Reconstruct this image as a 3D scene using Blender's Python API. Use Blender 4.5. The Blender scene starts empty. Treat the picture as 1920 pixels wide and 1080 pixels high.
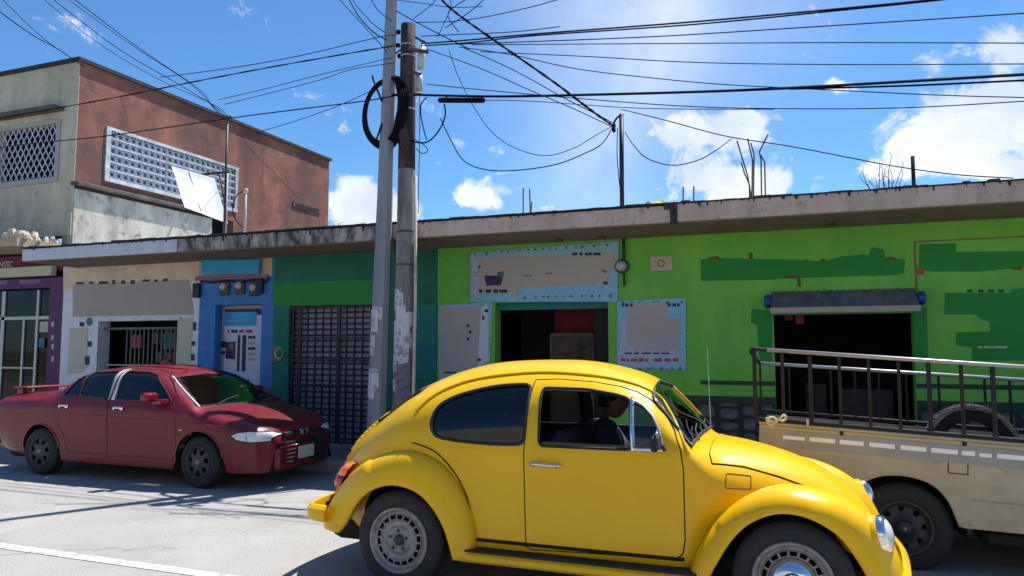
import bpy, bmesh, math, random
import numpy as np
from math import sin, cos, pi, radians, atan, atan2, sqrt, hypot
from mathutils import Vector, Matrix
from mathutils.geometry import delaunay_2d_cdt

random.seed(7)
S = bpy.context.scene
COL = S.collection

# ------------------------------------------------------------------ camera
FOC = 1387.0; YAW = radians(21); PITCH = atan(112 / FOC); EYE = 1.55
cd = bpy.data.cameras.new('camera'); cam = bpy.data.objects.new('camera', cd); COL.objects.link(cam)
cd.sensor_width = 36.0; cd.lens = 36.0 * FOC / 1920; cd.clip_start = .05; cd.clip_end = 900
cam.location = (0, 0, EYE); cam.rotation_euler = (pi / 2 + PITCH, 0, YAW)
S.camera = cam
CR = Vector((cos(YAW), sin(YAW), 0))
CF = Vector((-sin(YAW) * cos(PITCH), cos(YAW) * cos(PITCH), sin(PITCH)))
CU = Vector((sin(YAW) * sin(PITCH), -cos(YAW) * sin(PITCH), cos(PITCH)))
def ray(x, y): return CF + CR * ((x - 960) / FOC) + CU * ((540 - y) / FOC)
def P(x, y, Y):                       # measured photo point -> place on the street plane Y
    r = ray(x, y); t = Y / r.y
    return Vector((r.x * t, Y, EYE + r.z * t))
def PX(x, y, X):
    r = ray(x, y); t = X / r.x
    return Vector((X, r.y * t, EYE + r.z * t))

# ------------------------------------------------------------------ light
SUNV = Vector((.22, .45, 1.0)).normalized()
EL = math.asin(SUNV.z); ROT = atan2(SUNV.x, SUNV.y)
sl = bpy.data.lights.new('sun', 'SUN'); sl.energy = 4.6; sl.angle = radians(.5); sl.color = (1, .965, .9)
so = bpy.data.objects.new('sun', sl); COL.objects.link(so)
so.rotation_euler = SUNV.to_track_quat('Z', 'Y').to_euler(); so.location = (0, 0, 30)
S.view_settings.view_transform = 'Standard'; S.view_settings.look = 'None'
S.view_settings.exposure = 0.84; S.view_settings.gamma = 1.0

W = bpy.data.worlds.new('World'); S.world = W; W.use_nodes = True
nt = W.node_tree; nt.nodes.clear()
def wn(t, **k):
    n = nt.nodes.new(t)
    for a, b in k.items(): setattr(n, a, b)
    return n
def wm(op, a, b=None, c=None, clamp=False):
    n = wn('ShaderNodeMath', operation=op, use_clamp=clamp)
    for i, v in enumerate((a, b, c)):
        if v is None: continue
        if isinstance(v, (int, float)): n.inputs[i].default_value = v
        else: nt.links.new(v, n.inputs[i])
    return n.outputs[0]
sky = wn('ShaderNodeTexSky', sky_type='NISHITA', sun_disc=False, sun_elevation=EL, sun_rotation=ROT,
         air_density=1.0, dust_density=.15, ozone_density=2.2)
tint = wn('ShaderNodeMix', data_type='RGBA', blend_type='MULTIPLY'); tint.inputs[0].default_value = 1
nt.links.new(sky.outputs[0], tint.inputs[6]); tint.inputs[7].default_value = (.49, .78, 1.02, 1)
geo = wn('ShaderNodeNewGeometry'); dirv = wn('ShaderNodeVectorMath', operation='NORMALIZE')
tc = wn('ShaderNodeTexCoord'); nt.links.new(tc.outputs['Generated'], dirv.inputs[0]); D = dirv.outputs[0]
def noise(scale, detail, rough=.55, dist=0, vec=None, w=None):
    n = wn('ShaderNodeTexNoise'); n.inputs['Scale'].default_value = scale; n.inputs['Detail'].default_value = detail
    n.inputs['Roughness'].default_value = rough; n.inputs['Distortion'].default_value = dist
    nt.links.new(vec or D, n.inputs['Vector']); return n.outputs['Fac']
def blob(px, py, rx, ry, amp, rot=0):
    c = ray(px, py).normalized(); r0 = CR; u0 = c.cross(r0) * -1
    u0 = r0.cross(c).normalized(); r0 = c.cross(u0).normalized()
    r = r0 * cos(rot) + u0 * sin(rot); u = u0 * cos(rot) - r0 * sin(rot)
    def dot(v, rad):
        s = wn('ShaderNodeVectorMath', operation='DOT_PRODUCT'); nt.links.new(D, s.inputs[0]); s.inputs[1].default_value = v
        return wm('MULTIPLY', wm('SUBTRACT', s.outputs['Value'], v.dot(c)), FOC / rad)
    a = dot(r, rx); b = dot(u, ry)
    q = wm('ADD', wm('MULTIPLY', a, a), wm('MULTIPLY', b, b))
    front = wn('ShaderNodeVectorMath', operation='DOT_PRODUCT'); nt.links.new(D, front.inputs[0]); front.inputs[1].default_value = c
    g = wm('POWER', 2.718, wm('MULTIPLY', q, -1.0))
    return wm('MULTIPLY', wm('MULTIPLY', g, amp), wm('GREATER_THAN', front.outputs['Value'], .3))
tot = None
for b in [(672, 385, 74, 46, 1.0), (745, 400, 66, 30, .8), (885, 372, 62, 30, .95), (828, 306, 14, 9, .6),
          (1030, 388, 30, 9, .45),
          (1300, 240, 108, 44, 1.0), (1400, 222, 46, 26, .7), (1340, 335, 80, 36, .95), (1420, 350, 65, 28, .75),
          (1790, 248, 100, 50, 1.05), (1870, 195, 70, 34, .9), (1710, 268, 70, 34, .55), (1760, 312, 110, 24, .5),
          (1868, 92, 42, 46, .66), (1738, 108, 36, 24, .5), (1590, 162, 60, 14, .7), (1670, 322, 45, 20, .75),
          (1890, 322, 75, 16, 1.0), (2080, 260, 100, 50, .9), (2250, 180, 150, 80, .9), (470, 430, 90, 30, .5),
          (-60, 420, 150, 50, .9), (-380, 300, 160, 70, .9)]:
    o = blob(*b); tot = o if tot is None else wm('ADD', tot, o)
n1 = noise(15, 11, .66, .5)
n2 = noise(2.6, 6, .6)
far_ = wm('MULTIPLY', wm('SUBTRACT', n2, .60), 2.2)      # scattered clouds all round the sky, thin in view
dens = wm('ADD', tot, wm('MULTIPLY', wm('SUBTRACT', n1, .5), 3.3))
cr = wn('ShaderNodeMapRange', interpolation_type='SMOOTHSTEP'); nt.links.new(dens, cr.inputs[0])
cr.inputs[1].default_value = .34; cr.inputs[2].default_value = .84
cl2 = wn('ShaderNodeMapRange', interpolation_type='SMOOTHSTEP'); nt.links.new(wm('ADD', far_, wm('MULTIPLY', wm('SUBTRACT', n1, .5), .5)), cl2.inputs[0])
cl2.inputs[1].default_value = .15; cl2.inputs[2].default_value = .5
gate = wm('LESS_THAN', tot, .0)
# cirrus veil
veil = wm('ADD', wm('ADD', blob(1200, -30, 230, 210, .80, -.25), blob(1130, 270, 120, 190, .55, -.3)), blob(1300, -480, 240, 260, .5))
veil = wm('MULTIPLY', veil, wm('ADD', .45, noise(3.2, 5, .5, .8)))
cloud = wm('MAXIMUM', cr.outputs[0], wm('MULTIPLY', veil, .62), clamp=True)
# behind the viewer: loose clouds
bk = wn('ShaderNodeVectorMath', operation='DOT_PRODUCT'); nt.links.new(D, bk.inputs[0]); bk.inputs[1].default_value = CF
bmask = wn('ShaderNodeMapRange'); nt.links.new(bk.outputs['Value'], bmask.inputs[0]); bmask.inputs[1].default_value = .62; bmask.inputs[2].default_value = .3
cloud = wm('MAXIMUM', cloud, wm('MULTIPLY', cl2.outputs[0], wm('MULTIPLY', bmask.outputs[0], .9)), clamp=True)
mixc = wn('ShaderNodeMix', data_type='RGBA'); nt.links.new(cloud, mixc.inputs[0]); nt.links.new(tint.outputs[2], mixc.inputs[6])
cc_ = wn('ShaderNodeMix', data_type='RGBA'); nt.links.new(wm('MULTIPLY', wm('SUBTRACT', noise(6, 6, .6, .4), .40), 3.2, clamp=True), cc_.inputs[0])
cc_.inputs[6].default_value = (4.6, 5.3, 6.4, 1); cc_.inputs[7].default_value = (8.2, 8.3, 8.5, 1); nt.links.new(cc_.outputs[2], mixc.inputs[7])
bg = wn('ShaderNodeBackground'); bg.inputs['Strength'].default_value = .088
nt.links.new(mixc.outputs[2], bg.inputs[0])
wo = wn('ShaderNodeOutputWorld'); nt.links.new(bg.outputs[0], wo.inputs[0])

# ------------------------------------------------------------------ materials
def mat(name, col, rough=.7, metal=0, col2=None, scale=6, var=.12, bump=0, bscale=60, coat=0, detail=6, thr=None,
        col3=None, scale3=3, thr3=(.58, .66), streak=0, spec=.5, coatr=.05):
    m = bpy.data.materials.new(name); m.use_nodes = True; t = m.node_tree; n = t.nodes; L = t.links
    b = n['Principled BSDF']; b.inputs['Roughness'].default_value = rough; b.inputs['Metallic'].default_value = metal
    b.inputs['Specular IOR Level'].default_value = spec
    if coat: b.inputs['Coat Weight'].default_value = coat; b.inputs['Coat Roughness'].default_value = coatr
    g = n.new('ShaderNodeTexCoord'); no = n.new('ShaderNodeTexNoise'); no.inputs['Scale'].default_value = scale
    no.inputs['Detail'].default_value = detail; no.inputs['Roughness'].default_value = .62
    if streak:
        mp = n.new('ShaderNodeMapping'); mp.inputs['Scale'].default_value = (1, 1, 1.0 / streak)
        L.new(g.outputs['Object'], mp.inputs[0]); L.new(mp.outputs[0], no.inputs['Vector'])
    else: L.new(g.outputs['Object'], no.inputs['Vector'])
    r = n.new('ShaderNodeValToRGB')
    c2 = col2 or tuple(c * (1 - var * 2) for c in col)
    lo, hi = thr or (.3, .7)
    r.color_ramp.elements[0].position = lo; r.color_ramp.elements[1].position = hi
    r.color_ramp.elements[0].color = (*c2, 1); r.color_ramp.elements[1].color = (*col, 1)
    L.new(no.outputs['Fac'], r.inputs[0]); out = r.outputs[0]
    if col3:
        n3 = n.new('ShaderNodeTexNoise'); n3.inputs['Scale'].default_value = scale3; n3.inputs['Detail'].default_value = 8
        n3.inputs['Roughness'].default_value = .7; L.new(g.outputs['Object'], n3.inputs['Vector'])
        mr = n.new('ShaderNodeMapRange'); mr.inputs[1].default_value = thr3[0]; mr.inputs[2].default_value = thr3[1]
        L.new(n3.outputs['Fac'], mr.inputs[0]); mx = n.new('ShaderNodeMix'); mx.data_type = 'RGBA'
        L.new(mr.outputs[0], mx.inputs[0]); L.new(out, mx.inputs[6]); mx.inputs[7].default_value = (*col3, 1); out = mx.outputs[2]
    L.new(out, b.inputs['Base Color'])
    if bump:
        nb = n.new('ShaderNodeTexNoise'); nb.inputs['Scale'].default_value = bscale; nb.inputs['Detail'].default_value = 5
        L.new(g.outputs['Object'], nb.inputs['Vector']); bp = n.new('ShaderNodeBump'); bp.inputs['Strength'].default_value = bump
        bp.inputs['Distance'].default_value = .01; L.new(nb.outputs['Fac'], bp.inputs['Height']); L.new(bp.outputs[0], b.inputs['Normal'])
    return m
def glass(name, tint=(.1, .1, .12), rough=.03, refl=.9, base=.02):
    m = bpy.data.materials.new(name); m.use_nodes = True; t = m.node_tree; n = t.nodes; L = t.links; n.clear()
    o = n.new('ShaderNodeOutputMaterial'); tr = n.new('ShaderNodeBsdfTransparent'); tr.inputs[0].default_value = (*tint, 1)
    gl = n.new('ShaderNodeBsdfGlossy'); gl.inputs['Roughness'].default_value = rough; gl.inputs[0].default_value = (refl, refl, refl, 1)
    fr = n.new('ShaderNodeFresnel'); fr.inputs[0].default_value = 1.5; mx = n.new('ShaderNodeMixShader')
    ma = n.new('ShaderNodeMath'); ma.operation = 'MULTIPLY_ADD'; ma.inputs[1].default_value = 1.0; ma.inputs[2].default_value = base
    L.new(fr.outputs[0], ma.inputs[0]); L.new(ma.outputs[0], mx.inputs[0]); L.new(tr.outputs[0], mx.inputs[1]); L.new(gl.outputs[0], mx.inputs[2])
    L.new(mx.outputs[0], o.inputs[0]); return m
M = {}
def D_(k, *a, **kw): M[k] = mat(k, *a, **kw)
D_('asphalt', (.355, .342, .322), .9, col2=(.28, .27, .255), scale=1.3, bump=.35, bscale=160, col3=(.39, .38, .36), scale3=45, thr3=(.5, .75))
D_('line_paint', (.50, .49, .46), .85, col2=(.40, .40, .39), scale=14, thr=(.35, .55), bump=.2, col3=(.30, .30, .295), scale3=9, thr3=(.50, .60))
D_('pavement', (.26, .25, .24), .9, col2=(.16, .155, .15), scale=4, bump=.3)
D_('kerb', (.34, .33, .31), .9, col2=(.2, .2, .19), scale=9, bump=.3)
D_('ground', (.2, .17, .13), .95, scale=2)
D_('cream', (.82, .67, .50), .85, col2=(.56, .46, .36), scale=3, bump=.3, bscale=30)
D_('white_wall', (.76, .77, .80), .8, col2=(.64, .65, .69), scale=5, bump=.15, col3=(.3, .3, .34), scale3=7, thr3=(.66, .8))
D_('blue_wall', (.055, .24, .60), .75, col2=(.04, .16, .42), scale=5, bump=.3, bscale=30, col3=(.08, .13, .22), scale3=6, thr3=(.62, .8))
D_('dkgreen_wall', (.006, .19, .115), .7, col2=(.004, .12, .08), scale=3, bump=.3, bscale=30)
D_('green_patch', (.010, .27, .035), .7, var=.05, scale=4)
D_('teal_wall', (.006, .20, .15), .7, col2=(.008, .15, .20), scale=2.2, bump=.12)
D_('ltgreen_wall', (.19, .56, .070), .75, col2=(.12, .43, .065), scale=1.8, bump=.3, bscale=30, streak=3, col3=(.10, .22, .05), scale3=5, thr3=(.60, .82))
D_('black_paint', (.012, .02, .018), .6, scale=9)
D_('stripe_green', (.012, .05, .025), .6, scale=9)
D_('roof_white', (.60, .64, .72), .8, col2=(.42, .46, .54), scale=5, streak=5, col3=(.09, .09, .1), scale3=9, thr3=(.62, .72), bump=.3)
D_('roof_stain', (.40, .36, .34), .9, col2=(.05, .05, .052), scale=7, thr=(.38, .62), bump=.4, streak=2.5)
D_('roof_pink', (.60, .48, .42), .85, col2=(.40, .31, .26), scale=4, bump=.5, bscale=25, streak=5, col3=(.14, .11, .09), scale3=9, thr3=(.56, .76))
D_('roof_edge', (.05, .048, .05), .95, col2=(.02, .02, .02), scale=12, bump=.5, bscale=40)
D_('soffit', (.24, .18, .13), .9, col2=(.16, .12, .09), scale=3, bump=.2)
D_('stone', (.19, .17, .165), .85, col2=(.08, .075, .075), scale=9, bump=.6, bscale=40)
D_('mortar', (.045, .045, .05), .95, scale=9, bump=.4)
D_('concrete_old', (.68, .59, .42), .95, col2=(.36, .33, .26), scale=1.6, bump=.4, bscale=25, streak=4, col3=(.14, .135, .12), scale3=3.5, thr3=(.56, .78))
D_('concrete_cream', (.66, .62, .50), .95, col2=(.30, .28, .24), scale=2.8, bump=.35, streak=2.5, col3=(.06, .055, .05), scale3=3.5, thr3=(.54, .72))
D_('red_plaster', (.31, .125, .085), .95, col2=(.15, .068, .052), scale=.8, thr=(.40, .62), bump=.5, bscale=25, col3=(.10, .06, .05), scale3=2.6, thr3=(.46, .70), streak=1.6)
D_('ledge_dark', (.16, .13, .115), .95, col2=(.05, .045, .04), scale=5, bump=.4)
D_('beige', (.55, .42, .26), .9, col2=(.36, .27, .18), scale=4, bump=.2)
D_('rubble', (.72, .62, .47), .95, col2=(.35, .28, .22), scale=8, bump=.5)
D_('magenta', (.20, .012, .07), .7, col2=(.13, .01, .05), scale=5)
D_('purple', (.11, .018, .12), .6, col2=(.07, .012, .09), scale=7)
D_('purple_light', (.33, .16, .27), .7, col2=(.2, .07, .17), scale=20)
D_('alu', (.5, .52, .5), .45, metal=.6, scale=30)
D_('white_paint', (.74, .76, .80), .6, col2=(.52, .54, .58), scale=12)
D_('lattice', (.60, .62, .66), .8, col2=(.34, .35, .38), scale=3, thr=(.38, .62), col3=(.12, .11, .11), scale3=9, thr3=(.60, .72))
D_('white_sheet', (.86, .87, .86), .5, col2=(.76, .77, .77), scale=3)
D_('pale_panel', (.55, .53, .41), .7, var=.03, scale=2)
D_('grey_panel', (.40, .375, .335), .75, var=.03, scale=3)
D_('grey_print', (.44, .41, .385), .7, var=.04, scale=2.5)
D_('lavender', (.62, .64, .76), .6, var=.06, scale=4)
D_('backing_blue', (.14, .37, .58), .6, col2=(.22, .45, .62), scale=7)
D_('cyan_print', (.01, .42, .75), .5, col2=(.02, .27, .5), scale=4)
D_('ink', (.015, .02, .05), .6, scale=20)
D_('ink_red', (.42, .05, .09), .6, scale=20)
D_('ink_purple', (.05, .012, .10), .6, scale=20)
D_('ink_teal', (.05, .17, .20), .6, scale=20)
D_('ink_brown', (.16, .07, .02), .7, scale=20)
D_('concrete_bar', (.20, .20, .19), .8, scale=20)
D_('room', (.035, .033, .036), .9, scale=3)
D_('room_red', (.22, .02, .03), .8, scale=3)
D_('counter', (.36, .34, .27), .7, scale=3)
D_('shutter', (.36, .36, .42), .5, col2=(.26, .26, .32), metal=.25, scale=6)
D_('bar_black', (.012, .016, .028), .5, scale=10)
D_('steel_dark', (.022, .022, .026), .75, col2=(.024, .021, .022), scale=14, spec=.25)
D_('steel_bright', (.42, .42, .42), .5, metal=.7, scale=20, var=.08)
D_('awning', (.20, .21, .24), .6, metal=.2, col2=(.10, .11, .13), scale=8, streak=5)
D_('awning_blue', (.012, .06, .28), .5, scale=6)
D_('meter', (.5, .5, .52), .3, scale=8)
D_('meter_box', (.07, .06, .055), .6, scale=8)
D_('plate', (.50, .48, .38), .6, scale=6)
D_('crest_gold', (.30, .26, .08), .6, scale=18)
D_('pole_grey', (.30, .33, .37), .8, col2=(.17, .19, .215), scale=3, bump=.3, streak=6)
D_('pole_dark', (.27, .265, .26), .9, col2=(.10, .095, .095), scale=4, bump=.5, streak=5, thr=(.40, .60))
D_('pole_black', (.075, .055, .05), .95, col2=(.02, .016, .018), scale=5, bump=.6, streak=3, thr=(.4, .62))
D_('paper', (.60, .62, .68), .85, col2=(.42, .44, .50), scale=9, bump=.3)
D_('paper_dark', (.20, .19, .22), .85, col2=(.10, .09, .10), scale=20)
D_('poster_torn', (.52, .54, .60), .85, col2=(.22, .23, .27), scale=16, thr=(.40, .56), bump=.4)
D_('cable', (.008, .008, .012), .9, scale=8, spec=.1)
D_('cable_grey', (.022, .028, .045), .9, scale=8, spec=.1)
D_('ceramic', (.55, .55, .5), .4, scale=8)
D_('rebar', (.10, .07, .06), .8, scale=12)
D_('yellow', (.78, .46, .003), .30, col2=(.72, .41, .003), scale=2.5, coat=.40, coatr=.04, spec=.15, col3=(.50, .29, .02), scale3=34, thr3=(.62, .85))
D_('rubber', (.014, .015, .018), .75, scale=14, bump=.2)
D_('tyre', (.022, .024, .027), .82, col2=(.012, .013, .015), scale=9, bump=.25)
D_('black', (.006, .006, .007), .8, scale=8)
D_('rim_grey', (.30, .30, .30), .5, metal=.4, col2=(.15, .15, .15), scale=20)
D_('rim_dark', (.045, .047, .055), .5, metal=.3, scale=14)
D_('chrome', (.8, .8, .8), .1, metal=1, scale=3, var=.02)
D_('seat', (.03, .03, .038), .8, scale=8)
D_('orange_lens', (1.0, .20, .02), .25, scale=8, coat=.5)
D_('red_lens', (.45, .008, .02), .25, scale=8, coat=.5)
D_('red_paint', (.22, .006, .018), .3, col2=(.18, .005, .014), scale=2, coat=.6, coatr=.08, spec=.3)
D_('red_paint_dusty', (.17, .008, .018), .42, col2=(.12, .007, .014), scale=5, coat=.35, coatr=.15, spec=.25)
D_('tan_paint', (.47, .42, .28), .6, col2=(.35, .31, .21), scale=3, coat=.1, streak=.4, col3=(.20, .17, .12), scale3=7, thr3=(.55, .78))
D_('grey_paint', (.34, .34, .31), .6, col2=(.27, .27, .26), scale=5)
D_('rust', (.10, .045, .025), .9, col2=(.045, .03, .02), scale=14, bump=.4)
D_('reflect', (.85, .85, .85), .3, scale=4, var=.02)
D_('rope', (.72, .66, .52), .9, scale=30)
D_('frayed', (.22, .22, .21), .9, scale=20)
D_('skin', (.30, .15, .10), .6, scale=8)
D_('hair', (.01, .008, .008), .8, scale=20)
D_('shirt', (.05, .055, .09), .9, scale=12)
D_('lamp_white', (.72, .74, .76), .15, scale=8, coat=.6)
D_('dust_metal', (.16, .16, .13), .8, scale=8)
D_('leaf', (.05, .09, .02), .8, col2=(.09, .13, .03), scale=12)
D_('leaf_yellow', (.34, .36, .04), .8, scale=12)
D_('twig', (.07, .055, .045), .9, scale=9)
M['glass_saloon'] = glass('glass_saloon', (.26, .28, .26), base=.26)
M['glass_dark'] = glass('glass_dark', (.07, .06, .085))
M['glass_mid'] = glass('glass_mid', (.30, .31, .36))
M['glass_clear'] = glass('glass_clear', (.55, .57, .56), base=.42)
M['glass_shop'] = glass('glass_shop', (.25, .33, .27), refl=.5, base=.0)
def print_mat(name, base, spots, scale=22, lo=.60, hi=.64):
    return mat(name, base, .65, scale=2, var=.05, col3=spots, scale3=scale, thr3=(lo, hi))
M['banner_print'] = print_mat('banner_print', (.26, .52, .70), (.03, .10, .22))
M['banner_pale'] = print_mat('banner_pale', (.44, .49, .66), (.36, .33, .36), 9, .5, .62)

def road_mat():
    m = M['asphalt']; t = m.node_tree; n = t.nodes; L = t.links; b = n['Principled BSDF']
    src = b.inputs['Base Color'].links[0].from_socket; g = n.new('ShaderNodeTexCoord')
    def nz(sc, de, ro=.6, stretch=None):
        q = n.new('ShaderNodeTexNoise'); q.inputs['Scale'].default_value = sc; q.inputs['Detail'].default_value = de; q.inputs['Roughness'].default_value = ro
        mp = n.new('ShaderNodeMapping'); mp.inputs['Scale'].default_value = stretch or (1, 1, 1); L.new(g.outputs['Object'], mp.inputs[0]); L.new(mp.outputs[0], q.inputs['Vector']); return q
    def rng(s_, a, c, d, e):
        r = n.new('ShaderNodeMapRange'); r.inputs[1].default_value = a; r.inputs[2].default_value = c; r.inputs[3].default_value = d; r.inputs[4].default_value = e; L.new(s_, r.inputs[0]); return r.outputs[0]
    def mul(s_, col, f):
        x = n.new('ShaderNodeMix'); x.data_type = 'RGBA'; x.blend_type = 'MULTIPLY'; L.new(f, x.inputs[0]); L.new(s_, x.inputs[6]); x.inputs[7].default_value = (*col, 1); return x.outputs[2]
    c = mul(src, (.60, .60, .60), rng(nz(.35, 4, .6, (.35, 1.4, 1)).outputs[0], .50, .75, 0, .55))      # long tyre-worn and patched lanes
    c = mul(c, (.35, .35, .36), rng(nz(2.2, 6, .7).outputs[0], .66, .74, 0, .5))                          # oil spots
    c = mul(c, (.45, .45, .45), rng(nz(120, 2, .5)  .outputs[0], .50, .66, 0, .8))                          # aggregate
    v = n.new('ShaderNodeTexVoronoi'); v.feature = 'DISTANCE_TO_EDGE'; v.inputs['Scale'].default_value = .55; d = nz(1.8, 5, .7)
    mx = n.new('ShaderNodeMix'); mx.data_type = 'RGBA'; mx.inputs[0].default_value = .35; L.new(g.outputs['Object'], mx.inputs[6]); L.new(d.outputs['Color'], mx.inputs[7]); L.new(mx.outputs[2], v.inputs['Vector'])
    ck = n.new('ShaderNodeMath'); ck.operation = 'MULTIPLY'; L.new(rng(v.outputs['Distance'], .003, .012, 1, 0), ck.inputs[0]); L.new(rng(nz(.5, 3).outputs[0], .48, .6, 0, .6), ck.inputs[1])
    c = mul(c, (.35, .35, .35), ck.outputs[0]); L.new(c, b.inputs['Base Color'])
road_mat()
# ------------------------------------------------------------------ builders
def tag(o, label=None, cat=None, group=None, kind=None):
    if label: o['label'] = label
    if cat: o['category'] = cat
    if group: o['group'] = group
    if kind: o['kind'] = kind
    return o
def thing(name, label, cat, loc=(0, 0, 0), group=None):
    o = bpy.data.objects.new(name, None); COL.objects.link(o); o.location = loc; o.empty_display_size = .2
    return tag(o, label, cat, group)
def origin(p):
    v = Vector((0, 0, 0))
    while p is not None: v += p.location; p = p.parent
    return v
def link(name, me, parent=None, loc=(0, 0, 0)):
    o = bpy.data.objects.new(name, me); COL.objects.link(o); o.parent = parent; o.location = loc; return o
class MB:
    def __init__(s): s.v = []; s.f = []; s.sm = []
    def add(s, vs, fs, smooth=False):
        k = len(s.v); s.v += [tuple(v) for v in vs]; s.f += [tuple(i + k for i in f) for f in fs]; s.sm += [smooth] * len(fs); return s
    def box(s, a, b, rot=None, c=None):
        (x0, y0, z0), (x1, y1, z1) = a, b
        vs = [Vector(q) for q in ((x0, y0, z0), (x1, y0, z0), (x1, y1, z0), (x0, y1, z0), (x0, y0, z1), (x1, y0, z1), (x1, y1, z1), (x0, y1, z1))]
        if rot is not None:
            c = Vector(c) if c is not None else (Vector(a) + Vector(b)) / 2
            vs = [rot @ (v - c) + c for v in vs]
        return s.add(vs, [(0, 3, 2, 1), (4, 5, 6, 7), (0, 1, 5, 4), (1, 2, 6, 5), (2, 3, 7, 6), (3, 0, 4, 7)])
    def cbox(s, a, b, ch=.01):         # box with chamfered vertical and horizontal edges (8-sided rings)
        (x0, y0, z0), (x1, y1, z1) = a, b
        vs = []
        for z, i in ((z0, ch), (z0 + ch, 0), (z1 - ch, 0), (z1, ch)):
            for x, y in ((x0 + ch, y0), (x1 - ch, y0), (x1, y0 + ch), (x1, y1 - ch), (x1 - ch, y1), (x0 + ch, y1), (x0, y1 - ch), (x0, y0 + ch)):
                mx, my = (x0 + x1) / 2, (y0 + y1) / 2
                vs.append((x + (i if x < mx else -i), y + (i if y < my else -i), z))
        fs = [tuple(range(7, -1, -1)), tuple(range(24, 32))]
        for r in range(3):
            for k in range(8): fs.append((r * 8 + k, r * 8 + (k + 1) % 8, r * 8 + 8 + (k + 1) % 8, r * 8 + 8 + k))
        return s.add(vs, fs)
    def tube(s, pts, r, n=8, closed=False, caps=True, flat=None):
        pts = [Vector(p) for p in pts]; N = len(pts); rr = r if isinstance(r, (list, tuple)) else [r] * N
        up = Vector((0, 0, 1)); vs = []; prev = None
        for i, p in enumerate(pts):
            if closed: t = pts[(i + 1) % N] - pts[i - 1]
            else: t = pts[min(i + 1, N - 1)] - pts[max(i - 1, 0)]
            t = t.normalized() if t.length > 1e-9 else Vector((1, 0, 0))
            if prev is None:
                a = up if abs(t.z) < .9 else Vector((0, 1, 0)); nx = t.cross(a).normalized()
            else: nx = (prev - t * prev.dot(t)); nx = nx.normalized() if nx.length > 1e-6 else t.orthogonal().normalized()
            prev = nx; ny = t.cross(nx)
            for k in range(n):
                a = 2 * pi * k / n; vs.append(p + (nx * cos(a) + ny * sin(a) * (flat or 1)) * rr[i])
        fs = []
        for i in range(N if closed else N - 1):
            j = (i + 1) % N
            for k in range(n): fs.append((i * n + k, i * n + (k + 1) % n, j * n + (k + 1) % n, j * n + k))
        if caps and not closed: fs += [tuple(range(n - 1, -1, -1)), tuple((N - 1) * n + k for k in range(n))]
        return s.add(vs, fs, n > 5)
    def lathe(s, prof, c=(0, 0, 0), axis='z', n=24, smooth=True):   # prof: (r, h)
        c = Vector(c); vs = []
        for r, h in prof:
            for k in range(n):
                a = 2 * pi * k / n; q = (r * cos(a), r * sin(a), h)
                if axis == 'y': q = (q[0], q[2], q[1])
                if axis == 'x': q = (q[2], q[0], q[1])
                vs.append(c + Vector(q))
        fs = []
        for i in range(len(prof) - 1):
            for k in range(n): fs.append((i * n + k, i * n + (k + 1) % n, (i + 1) * n + (k + 1) % n, (i + 1) * n + k))
        return s.add(vs, fs, smooth)
    def prism(s, poly, y0, y1):         # poly in xz, extruded along y
        n = len(poly); vs = [(x, y0, z) for x, z in poly] + [(x, y1, z) for x, z in poly]
        fs = [tuple(range(n)), tuple(range(2 * n - 1, n - 1, -1))] + [(i, n + i, n + (i + 1) % n, (i + 1) % n) for i in range(n)]
        return s.add(vs, fs)
    def mesh(s, name, m, off=None, recalc=True):
        me = bpy.data.meshes.new(name)
        o = off or Vector((0, 0, 0))
        me.from_pydata([(v[0] - o.x, v[1] - o.y, v[2] - o.z) for v in s.v], [], s.f)
        me.polygons.foreach_set('use_smooth', s.sm)
        if recalc:
            bm = bmesh.new(); bm.from_mesh(me); bmesh.ops.recalc_face_normals(bm, faces=bm.faces); bm.to_mesh(me); bm.free()
        for q in (m if isinstance(m, (list, tuple)) else [m]): me.materials.append(M[q] if isinstance(q, str) else q)
        return me
    def build(s, name, m, parent=None, local=False, label=None):
        off = None if local else origin(parent)
        o = link(name, s.mesh(name, m, off), parent)
        if label: o['label'] = label
        return o
def bevel(o, w=.01, seg=2):
    md = o.modifiers.new('bevel', 'BEVEL'); md.width = w; md.segments = seg; md.limit_method = 'ANGLE'; md.angle_limit = radians(40); return o
def smoothpath(pts, k=6):
    pts = [Vector(p) for p in pts]; out = []
    for i in range(len(pts) - 1):
        a = pts[max(i - 1, 0)]; b = pts[i]; c = pts[i + 1]; d = pts[min(i + 2, len(pts) - 1)]
        for j in range(k):
            t = j / k; out.append(.5 * ((2 * b) + (c - a) * t + (2 * a - 5 * b + 4 * c - d) * t * t + (3 * b - a - 3 * c + d) * t ** 3))
    out.append(pts[-1]); return out
def textmesh(body, size, m, depth=.004):
    cu = bpy.data.curves.new('lettering', 'FONT'); cu.body = body; cu.size = size; cu.extrude = depth
    ob = bpy.data.objects.new('tmp_text', cu); COL.objects.link(ob)
    me = bpy.data.meshes.new_from_object(ob.evaluated_get(bpy.context.evaluated_depsgraph_get()))
    COL.objects.unlink(ob); bpy.data.objects.remove(ob); me.materials.clear(); me.materials.append(M[m]); return me

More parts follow.
